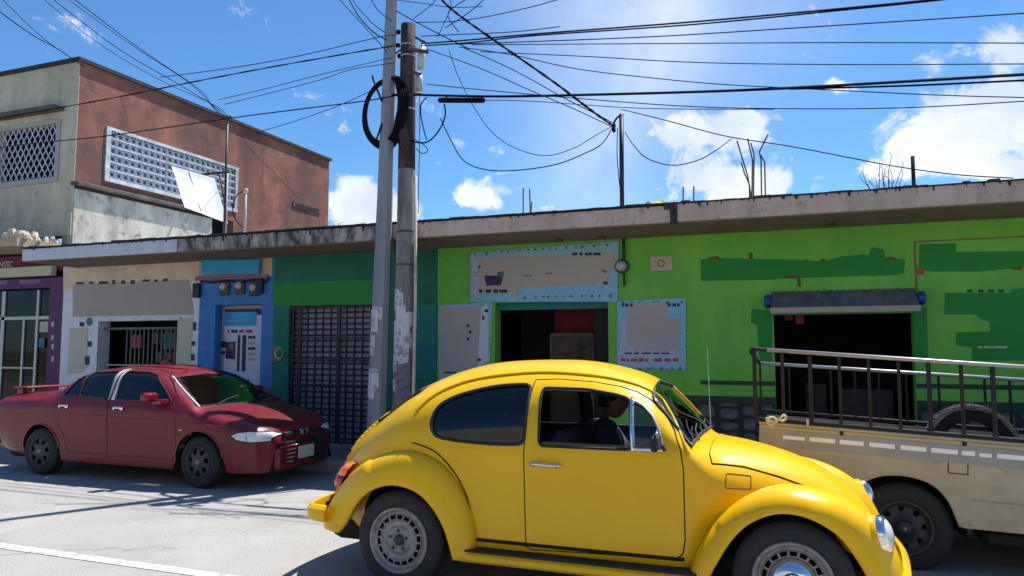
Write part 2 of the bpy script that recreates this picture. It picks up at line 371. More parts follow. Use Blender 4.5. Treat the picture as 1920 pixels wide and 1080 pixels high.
# ------------------------------------------------------------------ ground
def sheet(name, rows, m, x0=-140, x1=140, nx=1, kind='structure'):
    b = MB(); xs = [x0 + (x1 - x0) * i / nx for i in range(nx + 1)]
    for x in xs:
        for y, z in rows: b.v.append((x, y, z))
    R_ = len(rows)
    for i in range(nx):
        for j in range(R_ - 1):
            b.f.append((i * R_ + j, (i + 1) * R_ + j, (i + 1) * R_ + j + 1, i * R_ + j + 1)); b.sm.append(False)
    o = b.build(name, m); tag(o, kind=kind); return o
KY = 8.28
def gz(y):                              # cross fall of the road towards the gutter
    return 0 if y < 4.8 else -.055 * (min(y, KY) - 4.8) / (KY - 4.8)
sheet('road', [(-5.0, -.03), (-2, 0), (4.8, 0), (KY, -.055)], 'asphalt')
sheet('ground', [(-300, -.12), (300, -.12)], 'ground', -300, 300)
kb = MB(); kb.cbox((-140, KY, -.1), (140, KY + .14, .085), .012); tag(kb.build('kerb', 'kerb'), kind='structure')
pv = MB(); pv.box((-140, KY + .14, -.1), (140, 9.6, .078)); tag(pv.build('pavement', 'pavement'), kind='structure')
kb = MB(); kb.cbox((-140, -5.14, -.1), (140, -5.0, .09), .012); tag(kb.build('kerb', 'kerb'), kind='structure')
pv = MB(); pv.box((-140, -8, -.1), (140, -5.14, .082)); tag(pv.build('pavement', 'pavement'), kind='structure')
ln = MB(); ln.add([(-60, 4.09, .004), (60, 4.02, .004), (60, 4.13, .004), (-60, 4.2, .004)], [(0, 1, 2, 3)])
tag(ln.build('lane_line', 'line_paint'), kind='structure')

# ------------------------------------------------------------------ walls
def wall_cells(b, x0, x1, z0, z1, holes, Y, th):
    xs = sorted({x0, x1, *[h[0] for h in holes], *[h[1] for h in holes]}); zs = sorted({z0, z1, *[h[2] for h in holes], *[h[3] for h in holes]})
    xs = [x for x in xs if x0 <= x <= x1]; zs = [z for z in zs if z0 <= z <= z1]
    def solid(i, j):
        if i < 0 or j < 0 or i >= len(xs) - 1 or j >= len(zs) - 1: return False
        cx, cz = (xs[i] + xs[i + 1]) / 2, (zs[j] + zs[j + 1]) / 2
        return not any(h[0] < cx < h[1] and h[2] < cz < h[3] for h in holes)
    for i in range(len(xs) - 1):
        for j in range(len(zs) - 1):
            if not solid(i, j): continue
            a, c, d, e = xs[i], xs[i + 1], zs[j], zs[j + 1]
            b.add([(a, Y, d), (c, Y, d), (c, Y, e), (a, Y, e)], [(0, 1, 2, 3)])
            b.add([(a, Y + th, d), (a, Y + th, e), (c, Y + th, e), (c, Y + th, d)], [(0, 1, 2, 3)])
            for (di, dj, q) in ((-1, 0, [(a, Y, d), (a, Y, e), (a, Y + th, e), (a, Y + th, d)]), (1, 0, [(c, Y, d), (c, Y + th, d), (c, Y + th, e), (c, Y, e)]),
                                (0, -1, [(a, Y, d), (a, Y + th, d), (c, Y + th, d), (c, Y, d)]), (0, 1, [(a, Y, e), (c, Y, e), (c, Y + th, e), (a, Y + th, e)])):
                if not solid(i + di, j + dj): b.add(q, [(0, 1, 2, 3)])
WY = 9.6; TH = .22; EY = 8.58; ZE0 = 3.0; ZE1 = 3.2; BACK = 13.4
def wx(px, py=650): return P(px, py, WY).x
def wz(px, py): return P(px, py, WY).z
def hole(pxl, pxr, pyt, pyb=None):
    xl = P(pxl, pyt, WY).x; xr = P(pxr, pyt, WY).x; zt = (P(pxl, pyt, WY).z + P(pxr, pyt, WY).z) / 2
    return (xl, xr, P((pxl + pxr) / 2, pyb, WY).z if pyb else .078, zt)
row = thing('shop_row', 'long single-storey row of shops painted white, blue and green under one weathered concrete eave', 'building', (-3, WY, 0))
xA, xB, xC, xD, xE = -12.42, wx(371), wx(511), wx(820), 7.6
def wallpart(x0, x1, m, holes=(), label=None, z0=.0, z1=ZE0, Y=WY, th=TH):
    b = MB(); wall_cells(b, x0, x1, z0, z1, list(holes), Y, th); return b.build('wall', m, row, label=label)
h_white = (P(187, 600, WY).x, P(334, 600, WY).x, .95, P(334, 600, WY).z)
h_blue = (P(404, 575, WY).x, P(491, 572, WY).x, .078, P(491, 570, WY).z)
h_gate = (P(543, 574, WY).x, P(727, 570, WY).x, .078, P(620, 572, WY).z)
h_shop = (P(928, 570, WY).x, P(1140, 562, WY).x, .078, P(1140, 563, WY).z)
h_right = (P(1450, 590, WY).x, P(1712, 590, WY).x, .078, P(1580, 588, WY).z)
w1 = wallpart(xA, xB, 'white_wall', [h_white], 'white lower wall')
w2 = wallpart(xB, xC, 'blue_wall', [h_blue], 'blue wall')
w3 = wallpart(xC, xD, 'dkgreen_wall', [h_gate], 'dark green wall')
w4 = wallpart(xD, xE, 'ltgreen_wall', [h_shop, h_right], 'lime green wall')
# thin painted fields on the walls, a few mm proud
FN = {}
def field(pts, m, name='painted_patch', Y=WY, d=.004, parent=None, label=None, up=.0):
    pl = [(P(x, y, Y).x, P(x, y, Y).z) for x, y in pts]
    b = MB(); b.prism(pl, Y - d - up, Y - up - .0005); return b.build(name, m, parent or row, label=label)
field([(119, 500), (369, 486), (369, 528), (119, 548)], 'cream', up=.0, label='cream painted band above the white shop')
field([(137, 533), (355, 524), (364, 590), (137, 594)], 'grey_panel', up=.004, label='grey painted sign field over the shop window')
field([(131, 616), (165, 613), (163, 690), (150, 700), (127, 700)], 'pale_panel', up=.004)
field([(334, 597), (362, 596), (358, 680), (330, 692)], 'pale_panel', up=.004)
field([(512, 532), (702, 524), (702, 571), (512, 574)], 'green_patch', up=.004, label='bright green painted band over the gate')
field([(778, 572), (819, 571), (818, 705), (778, 712)], 'teal_wall', up=.004)
# dark smudged lettering remains on the white shop
for (x0, x1, y, hgt) in [(143, 158, 531, 4), (168, 176, 530, 4), (186, 203, 530, 5), (211, 217, 529, 7), (228, 235, 529, 6), (246, 253, 529, 7), (268, 282, 526, 4), (290, 297, 526, 4), (306, 315, 525, 5)]:
    field([(x0, y - hgt / 2), (x1, y - hgt / 2), (x1, y + hgt / 2), (x0, y + hgt / 2)], 'ink', name='letter_mark', up=.006)
for (x0, x1, y0, y1) in [(363, 368, 604, 620), (360, 366, 640, 648), (359, 365, 664, 676), (358, 364, 684, 693), (150, 158, 604, 612), (165, 172, 640, 650), (160, 168, 668, 684)]:
    field([(x0, y0), (x1, y0), (x1, y1), (x0, y1)], 'ink', name='letter_mark', up=.006)
b = MB(); c = P(168, 603, WY); b.lathe([(.001, 0), (.075, 0), (.075, .006), (.001, .006)], (c.x, WY - .0105, c.z), 'y', 18, False); b.build('round_emblem', 'ink_teal', row)
# big dark green painted fields on the lime wall
G1 = [(1314, 486), (1350, 484), (1500, 487), (1545, 490), (1580, 480), (1630, 477), (1632, 467), (1640, 463), (1658, 469), (1660, 484), (1697, 486), (1695, 512), (1680, 516), (1510, 521), (1430, 525), (1314, 527)]
G2 = [(1724, 458), (1792, 456), (1792, 472), (1930, 471), (1930, 500), (1880, 505), (1840, 509), (1745, 509), (1722, 505)]
G3 = [(1772, 549), (1895, 549), (1895, 542), (1930, 540), (1930, 676), (1822, 676), (1822, 651), (1792, 648), (1792, 623), (1856, 622), (1856, 605), (1835, 596), (1830, 590), (1770, 590)]
G4 = [(1409, 578), (1448, 584), (1448, 680), (1424, 679), (1420, 610), (1408, 605)]
G5 = [(1713, 577), (1738, 577), (1740, 672), (1713, 672)]
for g in (G1, G2, G3, G4, G5): field(g, 'green_patch', up=.0)
for pts in ([(1323, 490), (1330, 483), (1345, 480), (1352, 486), (1351, 489), (1342, 485), (1333, 486)], [(1404, 475), (1411, 474), (1411, 485), (1404, 486)],
            [(1659, 486), (1668, 482), (1680, 484), (1682, 488), (1668, 487), (1660, 490)], [(1472, 518), (1500, 517), (1502, 537), (1495, 537), (1495, 521), (1472, 521)],
            [(1539, 486), (1547, 486), (1547, 491), (1539, 491)], [(1508, 488), (1515, 487), (1515, 492), (1508, 492)]):
    field(pts, 'ink_brown', name='letter_mark', up=.004)
for pts in ([(1720, 504), (1732, 504), (1732, 515), (1720, 515)], [(1898, 503), (1916, 500), (1916, 506), (1898, 506)]): field(pts, 'ink_red' if pts[0][0] < 1800 else 'ink_brown', name='letter_mark', up=.004)
for x in (1813, 1834, 1853, 1872): field([(x, 543), (x + 10, 543), (x + 10, 548), (x, 548)], 'ink', name='letter_mark', up=.004)
for x, w in ((1833, 8), (1844, 10), (1856, 6), (1864, 24)): field([(x, 649), (x + w, 649), (x + w, 653), (x, 653)], 'pale_panel', name='letter_mark', up=.006)
# painted stripes and stone base, broken by the right-hand doorway
def bandw(x0, x1, z0, z1, m, name, up=.0, d=.005):
    b = MB(); b.box((x0, WY - d - up, z0), (x1, WY - up - .0005, z1)); return b.build(name, m, row)
hl_, hr_ = h_right[0] - .002, h_right[1] + .002
z_a, z_b = P(1380, 722, WY).z, P(1380, 714, WY).z
z_c, z_d = P(1380, 754, WY).z, P(1380, 743, WY).z
for (a, c) in ((wx(1312), hl_), (hr_, xE)):
    bandw(a, c, z_a, z_b, 'stripe_green', 'painted_stripe')
for (a, c) in ((h_shop[1] + .9, hl_), (hr_, xE)):
    bandw(a, c, z_c, z_d, 'stripe_green', 'painted_stripe')
    b = MB(); b.box((a, WY - .03, .078), (c, WY - .0005, z_c - .003)); sb = b.build('stone_base', 'mortar', row)
    # irregular stones set into the base
    rnd = random.Random(3); x = a + .02; 
    while x < c - .05:
        w = rnd.uniform(.16, .3); z = .10; w = min(w, c - x - .01)
        while z < z_c - .04:
            h = min(rnd.uniform(.10, .2), z_c - .01 - z); q = MB(); n = 8; ring = []
            for k in range(n):
                aa = 2 * pi * k / n + .3; rx = w / 2 * (.98 if k % 2 else .9) * rnd.uniform(.85, 1); rz = h / 2 * rnd.uniform(.82, 1)
                sx = abs(cos(aa)) ** .6 * (1 if cos(aa) > 0 else -1); sz = abs(sin(aa)) ** .6 * (1 if sin(aa) > 0 else -1)
                ring.append((sx * rx, sz * rz))
            vs = [(p[0], -.0, p[1]) for p in ring] + [(p[0] * .82, -.022 * rnd.uniform(.7, 1.3), p[1] * .82) for p in ring]
            q.add(vs, [(k, (k + 1) % n, n + (k + 1) % n, n + k) for k in range(n)] + [tuple(range(n, 2 * n))])
            link('stone', q.mesh('stone', 'stone'), sb, Vector((x + w / 2, WY - .031, z + h / 2)) - origin(sb))
            z += h + .012
        x += w + .012
# wall panel joint lines at the right
b = MB(); xj = wx(1715, 500); b.box((xj, WY - .008, P(1715, 545, WY).z), (xj + .02, WY - .0005, 2.78)); b.box((xj + .021, WY - .008, 2.765), (xE, WY - .0005, 2.78)); b.build('conduit', 'soffit', row)
# roof slab in three differently weathered lengths
XJ1, XJ2, XJ3 = P(332, 450, EY).x, P(735, 430, EY).x, P(1262, 400, EY).x
def slab(x0, x1, m, label, dz=0, dy=0):
    b = MB(); b.box((x0, EY - dy, ZE0 + .0), (x1, BACK, ZE1 + dz)); return bevel(b.build('roof_slab', m, row, label=label), .012, 2)
slab(-12.12, XJ1, 'roof_white', 'whitewashed length of the eave'); slab(XJ1 + .004, XJ2, 'roof_stain', 'black stained length of the eave')
slab(XJ2 + .004, XJ3, 'roof_pink', 'pinkish length of the eave'); slab(XJ3 + .02, xE + .6, 'roof_pink', 'right length of the eave', .012, .012)
# weathered dark top edge, uneven
b = MB(); rnd = random.Random(5); x = -12.1
while x < xE + .5:
    w = rnd.uniform(.05, .22); h = rnd.uniform(.008, .022) + (.008 if rnd.random() < .12 else 0); t0 = EY - .02
    b.box((x, t0 - rnd.uniform(0, .012), ZE1 + .0125), (x + w, EY + .5, ZE1 + .0125 + h)); x += w + .001
o = b.build('roof_edge', 'roof_edge', row); o['kind'] = 'stuff'
# drip stains along the fascia
b = MB(); rnd = random.Random(15); x = -12.05
while x < xE + .4:
    w = rnd.uniform(.008, .05); h = rnd.uniform(.008, .07) * (1.7 if x < XJ2 and x > XJ1 else .8)
    y = EY - (.0165 if x > XJ3 else .0045)
    b.add([(x, y, ZE1 + .01), (x + w, y, ZE1 + .01), (x + w * .8, y, ZE1 + .01 - h), (x + w * .3, y, ZE1 + .01 - h * .8)], [(0, 1, 2, 3)]); x += w + rnd.uniform(.01, .16)
o = b.build('drip_stain', 'roof_edge', row); o['kind'] = 'stuff'
b = MB(); b.box((-12.1, EY + .01, ZE0 - .012), (xE + .5, WY - .002, ZE0 - .001)); b.build('soffit', 'soffit', row)
for px, py in ((1050, 445), (1130, 443), (1556, 415)):
    c = P(px, py, 9.35); b = MB(); b.lathe([(.001, 0), (.05, 0), (.06, .03), (.001, .035)], (c.x, 9.3, ZE0 - .05), 'z', 12); b.build('lamp_fitting', 'ink_brown', row)
b = MB(); q = P(1262, 400, EY); b.box((q.x - .03, EY - .03, ZE0 - .02), (q.x + .05, EY - .001, ZE1 + .03)); b.box((q.x - .10, EY - .02, ZE1 - .05), (q.x - .035, EY - .001, ZE1 + .02)); b.build('downpipe_stub', 'roof_edge', row)
# back, sides, floor and partitions: near-black paint deepens the shade in the rooms
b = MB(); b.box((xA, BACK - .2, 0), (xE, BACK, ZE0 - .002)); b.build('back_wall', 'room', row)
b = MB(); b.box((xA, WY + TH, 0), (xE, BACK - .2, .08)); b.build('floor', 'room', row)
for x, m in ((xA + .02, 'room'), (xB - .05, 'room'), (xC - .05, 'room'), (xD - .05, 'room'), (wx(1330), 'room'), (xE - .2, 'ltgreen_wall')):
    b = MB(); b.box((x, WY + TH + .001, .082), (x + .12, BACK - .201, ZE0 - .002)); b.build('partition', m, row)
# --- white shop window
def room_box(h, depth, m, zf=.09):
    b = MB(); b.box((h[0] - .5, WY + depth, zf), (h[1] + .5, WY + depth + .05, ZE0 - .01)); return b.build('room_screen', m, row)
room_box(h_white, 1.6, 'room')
b = MB(); b.box((h_white[0] - .08, WY - .03, h_white[3]), (h_white[1] + .06, WY - .006, h_white[3] + .05)); b.build('lintel_trim', 'white_paint', row)
b = MB(); b.box((h_white[0] - .10, WY - .025, .95), (h_white[0] - .0, WY - .006, h_white[3] - .002)); b.build('window_jamb', 'white_wall', row)
grl = MB()
b = MB(); z = h_white[3] - .13; b.tube([(h_white[0], WY + .1, z), (h_white[1], WY + .1, z)], .022, 8); grille = b.build('grille_rail', 'concrete_bar', row)
me = MB().tube([(0, 0, 0), (0, 0, h_white[3] - .15 - .95)], .014, 6).mesh('bar', 'concrete_bar')
for k in range(13):
    x = h_white[0] + .55 + k * (h_white[1] - h_white[0] - .6) / 12.0
    link('bar', me, grille, Vector((x, WY + .1, .95)) - origin(grille))
b = MB(); b.tube([(h_white[0], WY + .1, 1.25), (h_white[1], WY + .1, 1.25)], .012, 6); b.build('grille_rail', 'pale_panel', row)
field([(247, 628), (266, 628), (266, 652), (247, 653)], 'ink_red', name='hanging_poster', Y=WY + .3, label='dark red poster behind the grille')
field([(305, 626), (328, 626), (326, 655), (306, 654)], 'ink_teal', name='hanging_poster', Y=WY + .3, label='dark teal poster behind the grille')
# goods on the shelf inside
rnd = random.Random(9)
shelf = thing('shelf', 'dim shelf of goods behind the grille of the white shop', 'shelf', (h_white[0] + .7, WY + 1.2, .08))
b = MB()
for z in (.9, 1.25, 1.6): b.box((h_white[0] + .05, WY + 1.05, z), (h_white[1] - .05, WY + 1.4, z + .02))
b.build('board', 'room', shelf)
for z in (.92, 1.27, 1.62):
    x = h_white[0] + .08
    while x < h_white[1] - .2:
        w = rnd.uniform(.06, .15); hh = rnd.uniform(.1, .27); b = MB(); b.cbox((x, WY + 1.08, z), (x + w, WY + 1.2, z + hh), .008)
        b.build('package', rnd.choice(['counter', 'ink_red', 'ink_teal', 'grey_panel', 'beige', 'room', 'room']), shelf); x += w + rnd.uniform(.02, .08)
# --- blue doorway
b = MB(); x0, x1 = h_blue[0], h_blue[1]; YD = WY + .16
b.box((x0, YD, h_blue[3] - .06), (x1, YD + .05, h_blue[3] - .002)); b.box((x0, YD, .08), (x0 + .05, YD + .05, h_blue[3] - .062)); b.box((x1 - .05, YD, .08), (x1, YD + .05, h_blue[3] - .062)); b.build('door_frame', 'grey_panel', row)
b = MB(); b.box((x0 + .052, YD + .012, h_blue[3] - .16), (x1 - .052, YD + .03, h_blue[3] - .064)); b.build('door_transom', 'ink', row)
b = MB(); b.box((x0 + .052, YD + .004, .085), (x1 - .052, YD + .04, h_blue[3] - .165)); door = b.build('door', 'lavender', row, label='pale door plastered with a printed notice')
def dfield(pts, m, up, name='print_patch'):
    return field(pts, m, name=name, Y=YD + .004, parent=door, up=up, d=.002)
dfield([(419, 585), (482, 585), (481, 611), (418, 611)], 'cyan_print', .001)
dfield([(423, 616), (479, 616), (478, 626), (422, 626)], 'white_paint', .001)
for x, w in ((427, 4), (434, 12), (449, 9), (461, 13)): dfield([(x, 618), (x + w, 618), (x + w, 624), (x, 624)], 'ink_red' if x != 434 else 'ink_purple', .0035, 'letter_mark')
for x, w in ((446, 5), (455, 7)): dfield([(x, 628), (x + w, 628), (x + w - 2, 696), (x - 2, 696)], 'ink', .001, 'letter_mark')
dfield([(424, 642), (442, 640), (441, 674), (423, 672)], 'ink_purple', .001); dfield([(430, 644), (438, 644), (438, 655), (430, 656)], 'skin', .0035); dfield([(415, 640), (425, 640), (424, 652), (415, 652)], 'ink', .0035); dfield([(415, 658), (423, 658), (422, 664), (415, 664)], 'ink', .0035)
for y in (630, 641, 651, 661, 671): dfield([(465, y), (479, y), (479, y + 5), (465, y + 5)], 'grey_panel' if y % 3 else 'ink', .001, 'letter_mark')
dfield([(422, 699), (428, 699), (428, 705), (422, 705)], 'ink', .001, 'letter_mark')
for x, w in ((414, 7), (423, 6), (433, 8), (443, 7), (452, 6), (460, 8)): dfield([(x, 712), (x + w, 712), (x + w - 1, 719), (x - 1, 719)], 'ink', .001, 'letter_mark')
for x, w in ((445, 5), (460, 6), (468, 8)): dfield([(x, 728), (x + w, 728), (x + w - 1, 734), (x - 1, 734)], 'ink', .001, 'letter_mark')
field([(476, 727), (508, 727), (507, 790), (474, 790)], 'stone', up=.004, label='bare stone patch at the foot of the blue wall')
field([(372, 492), (510, 483), (510, 518), (372, 524)], 'concrete_old', up=.0)
b = field([(384, 489), (493, 487), (491, 514), (385, 515)], 'cyan_print', name='shop_sign', up=.03, d=.05); 
row_sign = b
b = field([(370, 519), (505, 516), (505, 522), (370, 526)], 'purple_light', name='sign_ledge', up=.005, d=.05)
# meters over the blue door
for k, (px, py) in enumerate(((423, 539), (452, 537), (479, 540))):
    c = P(px, py, WY); t = thing('electricity_meter', ['leftmost of the three small meters over the blue doorway', 'middle meter of the three over the blue doorway, paler face', 'rightmost of the three small meters over the blue doorway, in a dark box'][k], 'meter', (c.x, WY, c.z), 'meters over the blue doorway')
    b = MB(); b.cbox((c.x - .10, WY - .05, c.z - .13), (c.x + .10, WY - .001, c.z + .10), .015); b.build('meter_box', 'meter_box', t)
    b = MB(); b.lathe([(.001, -.10), (.045, -.095), (.062, -.075), (.065, -.051)], (c.x, WY, c.z + .01), 'y', 16); b.build('meter_glass', 'meter' if k < 2 else 'grey_print', t)
for i, (a, c_) in enumerate((((372, 545), (378, 521)), ((489, 537), (503, 540)))):
    p = P(*a, WY); b = MB(); b.cbox((p.x - .07, WY - .07, p.z - .12), (p.x + .07, WY - .005, p.z + .12), .01)
    tag(b.build('junction_box', 'ink'), ['black junction box at the seam of the white and blue walls', 'dark junction box right of the three meters'][i], 'junction box')
cb_ = MB(); pts = [P(380, 528, WY), P(400, 530, WY), P(430, 527, WY), P(455, 530, WY), P(480, 525, WY), P(500, 530, WY), P(508, 522, WY)]
cb_.tube(smoothpath([p - Vector((0, .05, 0)) for p in pts]), .012, 6); tag(cb_.build('meter_cable', 'cable'), 'black cable sagging across the meters above the blue doorway', 'cable')
# crest
c = P(521, 663, WY); t = thing('wall_crest', 'round golden crest with a crescent on the dark green pillar', 'crest', (c.x, WY, c.z))
b = MB(); b.lathe([(.001, -.012), (.10, -.012), (.13, -.008), (.135, -.001)], (c.x, WY, c.z), 'y', 24, False); b.build('disc', 'dkgreen_wall', t)
b = MB(); b.lathe([(.10, -.013), (.10, -.02), (.125, -.02), (.125, -.009)], (c.x, WY, c.z), 'y', 24, False); b.build('ring', 'crest_gold', t)
b = MB(); a_ = [((c.x + .02) + .085 * cos(q), c.z + .085 * sin(q)) for q in [radians(60 + 24 * k) for k in range(11)]]; a2 = [((c.x + .035) + .06 * cos(q), c.z + .068 * sin(q)) for q in [radians(300 - 24 * k) for k in range(11)]]
b.prism(a_ + a2, WY - .022, WY - .0125); b.build('crescent', 'plate', t)
# --- roller gate with bars
b = MB(); b.box((h_gate[0], WY + .14, .078), (h_gate[1], WY + .16, h_gate[3])); gate = b.build('roller_shutter', 'meter_box', row)
nS = 24; hS = (h_gate[3] - .1) / nS
me = MB().cbox((0, -.012, 0), (h_gate[1] - h_gate[0] - .02, .012, hS * .72), .006).mesh('slat', 'shutter')
for k in range(nS): link('slat', me, gate, Vector((h_gate[0] + .01, WY + .125, .09 + k * hS)) - origin(gate))
gb = thing('security_gate', 'black barred gate in front of the grey shutter under the dark green wall', 'gate', ((h_gate[0] + h_gate[1]) / 2, WY + .05, .078))
W_ = h_gate[1] - h_gate[0]
me = MB().box((-.014, -.012, 0), (.014, .012, h_gate[3] - .09)).mesh('vertical_bar', 'bar_black'); nV = 12
me2 = MB().box((-.028, -.014, 0), (.028, .014, h_gate[3] - .09)).mesh('gate_stile', 'bar_black')
for k in range(nV + 1):
    q = k in (0, 1, 6, nV)
    link('gate_stile' if q else 'vertical_bar', me2 if q else me, gb, Vector((h_gate[0] + .03 + k * (W_ - .06) / nV, WY + .05, .082)) - gb.location)
me = MB().box((0, -.010, -.013), (W_ - .01, .010, .013)).mesh('cross_bar', 'bar_black')
for z in (.12, .62, .98, 1.36, 1.70, h_gate[3] - .03): link('cross_bar', me, gb, Vector((h_gate[0] + .005, WY + .028, z)) - gb.location)
b = MB(); b.box((h_gate[0] - .1, WY - .10, .079), (h_gate[1] + .1, WY - .001, .115)); b.build('threshold', 'kerb', row)
# --- middle shop with banners
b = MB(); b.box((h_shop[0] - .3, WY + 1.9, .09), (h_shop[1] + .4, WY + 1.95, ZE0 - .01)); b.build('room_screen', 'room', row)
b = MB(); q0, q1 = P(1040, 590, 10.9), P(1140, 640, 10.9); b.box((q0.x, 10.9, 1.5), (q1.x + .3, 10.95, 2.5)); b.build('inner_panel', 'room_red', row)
ct = thing('counter_cabinet', 'pale cabinet standing in the dark middle shop', 'cabinet', (P(1082, 650, 10.6).x, 10.6, .08))
q0, q1 = P(1030, 624, 10.6), P(1114, 650, 10.6); b = MB(); b.cbox((q0.x, 10.6, .09), (q1.x, 10.85, q0.z), .02); b.build('cabinet_body', 'soffit', ct)
b = MB(); b.box((q0.x + .04, 10.585, q0.z - .45), (q1.x - .04, 10.598, q0.z - .05)); b.build('cabinet_front', 'ledge_dark', ct)
b = MB(); b.box((P(1116, 600, WY + .2).x, WY + .19, .085), (h_shop[1] - .002, WY + .215, h_shop[3] - .002)); b.build('folded_door', 'black', row)
b = MB(); b.box((h_shop[0] + .001, WY + .10, h_shop[3] - .10), (h_shop[1] - .001, WY + .2, h_shop[3] - .001)); b.build('shutter_box', 'teal_wall', row)
def banner(label, outline, m, extras, cat='banner'):
    cx = sum(p[0] for p in outline) / len(outline); cy = sum(p[1] for p in outline) / len(outline); c = P(cx, cy, WY)
    t = thing('banner', label, cat, (c.x, WY - .02, c.z)); field(outline, m, name='sheet', parent=t, up=.012, d=.004)
    for pts, mm, up in extras: field(pts, mm, name='print_patch', parent=t, up=.0165 + up, d=.0015)
    for (x, y) in (outline[0], outline[1]):
        b = MB(); p = P(x, y, WY); b.lathe([(.001, -.03), (.008, -.03), (.008, 0)], (p.x, WY, p.z - .02), 'y', 8); b.build('nail', 'chrome', t)
    return t
def rect(x0, y0, x1, y1, sk=0): return [(x0, y0), (x1, y0 - sk), (x1, y1 - sk), (x0, y1)]
rnd = random.Random(21)
def dots(x0, x1, y0, y1, n, m='banner_ink'):
    return [(rect(x, y0 + (y1 - y0) * (x - x0) / (x1 - x0), x + rnd.uniform(2, 6), y0 + (y1 - y0) * (x - x0) / (x1 - x0) + rnd.uniform(2, 6)), 'ink_teal', .002) for x in [x0 + (x1 - x0) * (k + rnd.random() * .7) / n for k in range(n)]]
ex = [([(900, 486), (962, 479), (1128, 477), (1128, 473), (1159, 472), (1159, 500), (1145, 506), (1145, 532), (1080, 534), (974, 541), (971, 558), (962, 558), (950, 550), (900, 552), (898, 500)], 'grey_print', 0),
      ([(884, 482), (899, 482), (899, 553), (891, 561), (884, 556)], 'banner_pale', 0),
      ([(909, 517), (934, 517), (934, 510), (944, 510), (943, 524), (940, 535), (913, 536)], 'ink_purple', .002), ([(936, 510), (946, 509), (946, 519), (936, 520)], 'ink_teal', .0045),
      ([(1132, 528), (1140, 528), (1140, 534), (1132, 534)], 'ink', .002), ([(898, 498), (902, 498), (902, 503), (898, 503)], 'ink', .002), ([(1130, 506), (1138, 508), (1137, 512), (1130, 510)], 'ink_teal', .002)]
ex += [(rect(x, 543, x + w, 549), 'ink', .002) for x, w in ((899, 6), (912, 10), (926, 9), (937, 15))]
ex += [(rect(x, 474, x + w, 479), 'ink', .002) for x, w in ((1074, 9), (1087, 6), (1098, 5), (1104, 6), (1113, 14))]
ex += dots(888, 1150, 474, 456, 17) + dots(980, 1150, 556, 552, 12) + [(rect(982, 516, 998, 518), 'ink_teal', .002), (rect(1024, 512, 1036, 514), 'ink_teal', .002)]
banner('wide pale blue banner with grey centre and purple basket mark above the middle doorway', [(883, 474), (1161, 452), (1158, 566), (883, 566)], 'banner_print', ex)
ex = [([(826, 578), (902, 577), (902, 640), (896, 690), (840, 697), (826, 700)], 'grey_print', 0), ([(903, 578), (916, 570), (916, 676), (897, 688)], 'lavender', .0002)]
ex += [(rect(876 + i % 2 * 4, y, 881 + i % 2 * 4, y + 5), 'ink', .002) for i, y in enumerate((608, 620, 633))] + [(rect(905, 592, 909, 600), 'ink', .003), (rect(896, 672, 903, 677), 'ink_purple', .002), (rect(833, 697, 856, 700), 'ink', .002)] + dots(906, 916, 580, 580, 2)
banner('narrow grey and lavender banner hanging left of the middle doorway', [(824, 573), (924, 566), (918, 720), (824, 724)], 'banner_print', ex)
ex = [([(1178, 569), (1250, 568), (1250, 597), (1276, 597), (1274, 656), (1200, 656), (1176, 640)], 'grey_print', 0), ([(1163, 600), (1175, 600), (1175, 641), (1199, 657), (1276, 657), (1276, 682), (1163, 682)], 'banner_pale', 0)]
ex += [(rect(x, 569, x + w, 575), 'ink', .002) for x, w in ((1166, 5), (1173, 6), (1182, 5), (1253, 5), (1261, 7), (1270, 5))]
ex += [(rect(x, 661, x + w, 664), 'ink', .002) for x, w in ((1172, 14), (1189, 10), (1203, 18), (1225, 12), (1240, 16))] + [(rect(x, 672, x + w, 678), 'ink_red', .002) for x, w in ((1165, 8), (1175, 5), (1183, 12), (1198, 10), (1211, 5), (1226, 16), (1246, 12), (1262, 10))]
ex += dots(1160, 1284, 565, 565, 7) + dots(1162, 1280, 690, 688, 8)
banner('square grey banner with red and blue small print right of the middle doorway', [(1158, 564), (1286, 559), (1286, 694), (1158, 690)], 'banner_print', ex)
# electric meter with conduit on the lime wall
c = P(1167, 500, WY); t = thing('electricity_meter', 'single round glass meter with a conduit at the corner of the wide banner', 'meter', (c.x, WY, c.z))
b = MB(); b.lathe([(.001, -.03), (.092, -.03), (.096, -.001)], (c.x, WY - .02, c.z), 'y', 20); b.build('meter_base', 'meter_box', t)
b = MB(); b.lathe([(.001, -.12), (.048, -.115), (.066, -.09), (.070, -.031)], (c.x, WY - .02, c.z), 'y', 20); b.build('meter_glass', 'meter', t)
b = MB(); b.tube([(c.x + .03, WY - .05, c.z + .1), (c.x + .03, WY - .05, ZE0 - .02)], .02, 8); b.build('conduit', 'stripe_green', t)
b = MB(); b.tube([(c.x + .03, WY - .05, c.z - .1), (c.x + .035, WY - .05, c.z - .26)], .015, 8); b.build('conduit', 'stripe_green', t)
# small plate
c0, c1 = P(1219, 481, WY), P(1261, 507, WY); t = thing('wall_plate', 'small cream plate with a faint red ring mark on the lime green wall', 'sign', (c0.x, WY, c1.z))
b = MB(); b.cbox((c0.x, WY - .015, c1.z), (c1.x, WY - .001, c0.z), .004); b.build('plate', 'plate', t)
b = MB(); cx, cz = (c0.x + c1.x) / 2, (c0.z + c1.z) / 2; b.lathe([(.034, -.0165), (.05, -.0165), (.05, -.0152), (.034, -.0152)], (cx, WY, cz), 'y', 20, False); b.build('ring_mark', 'ink_red', t)
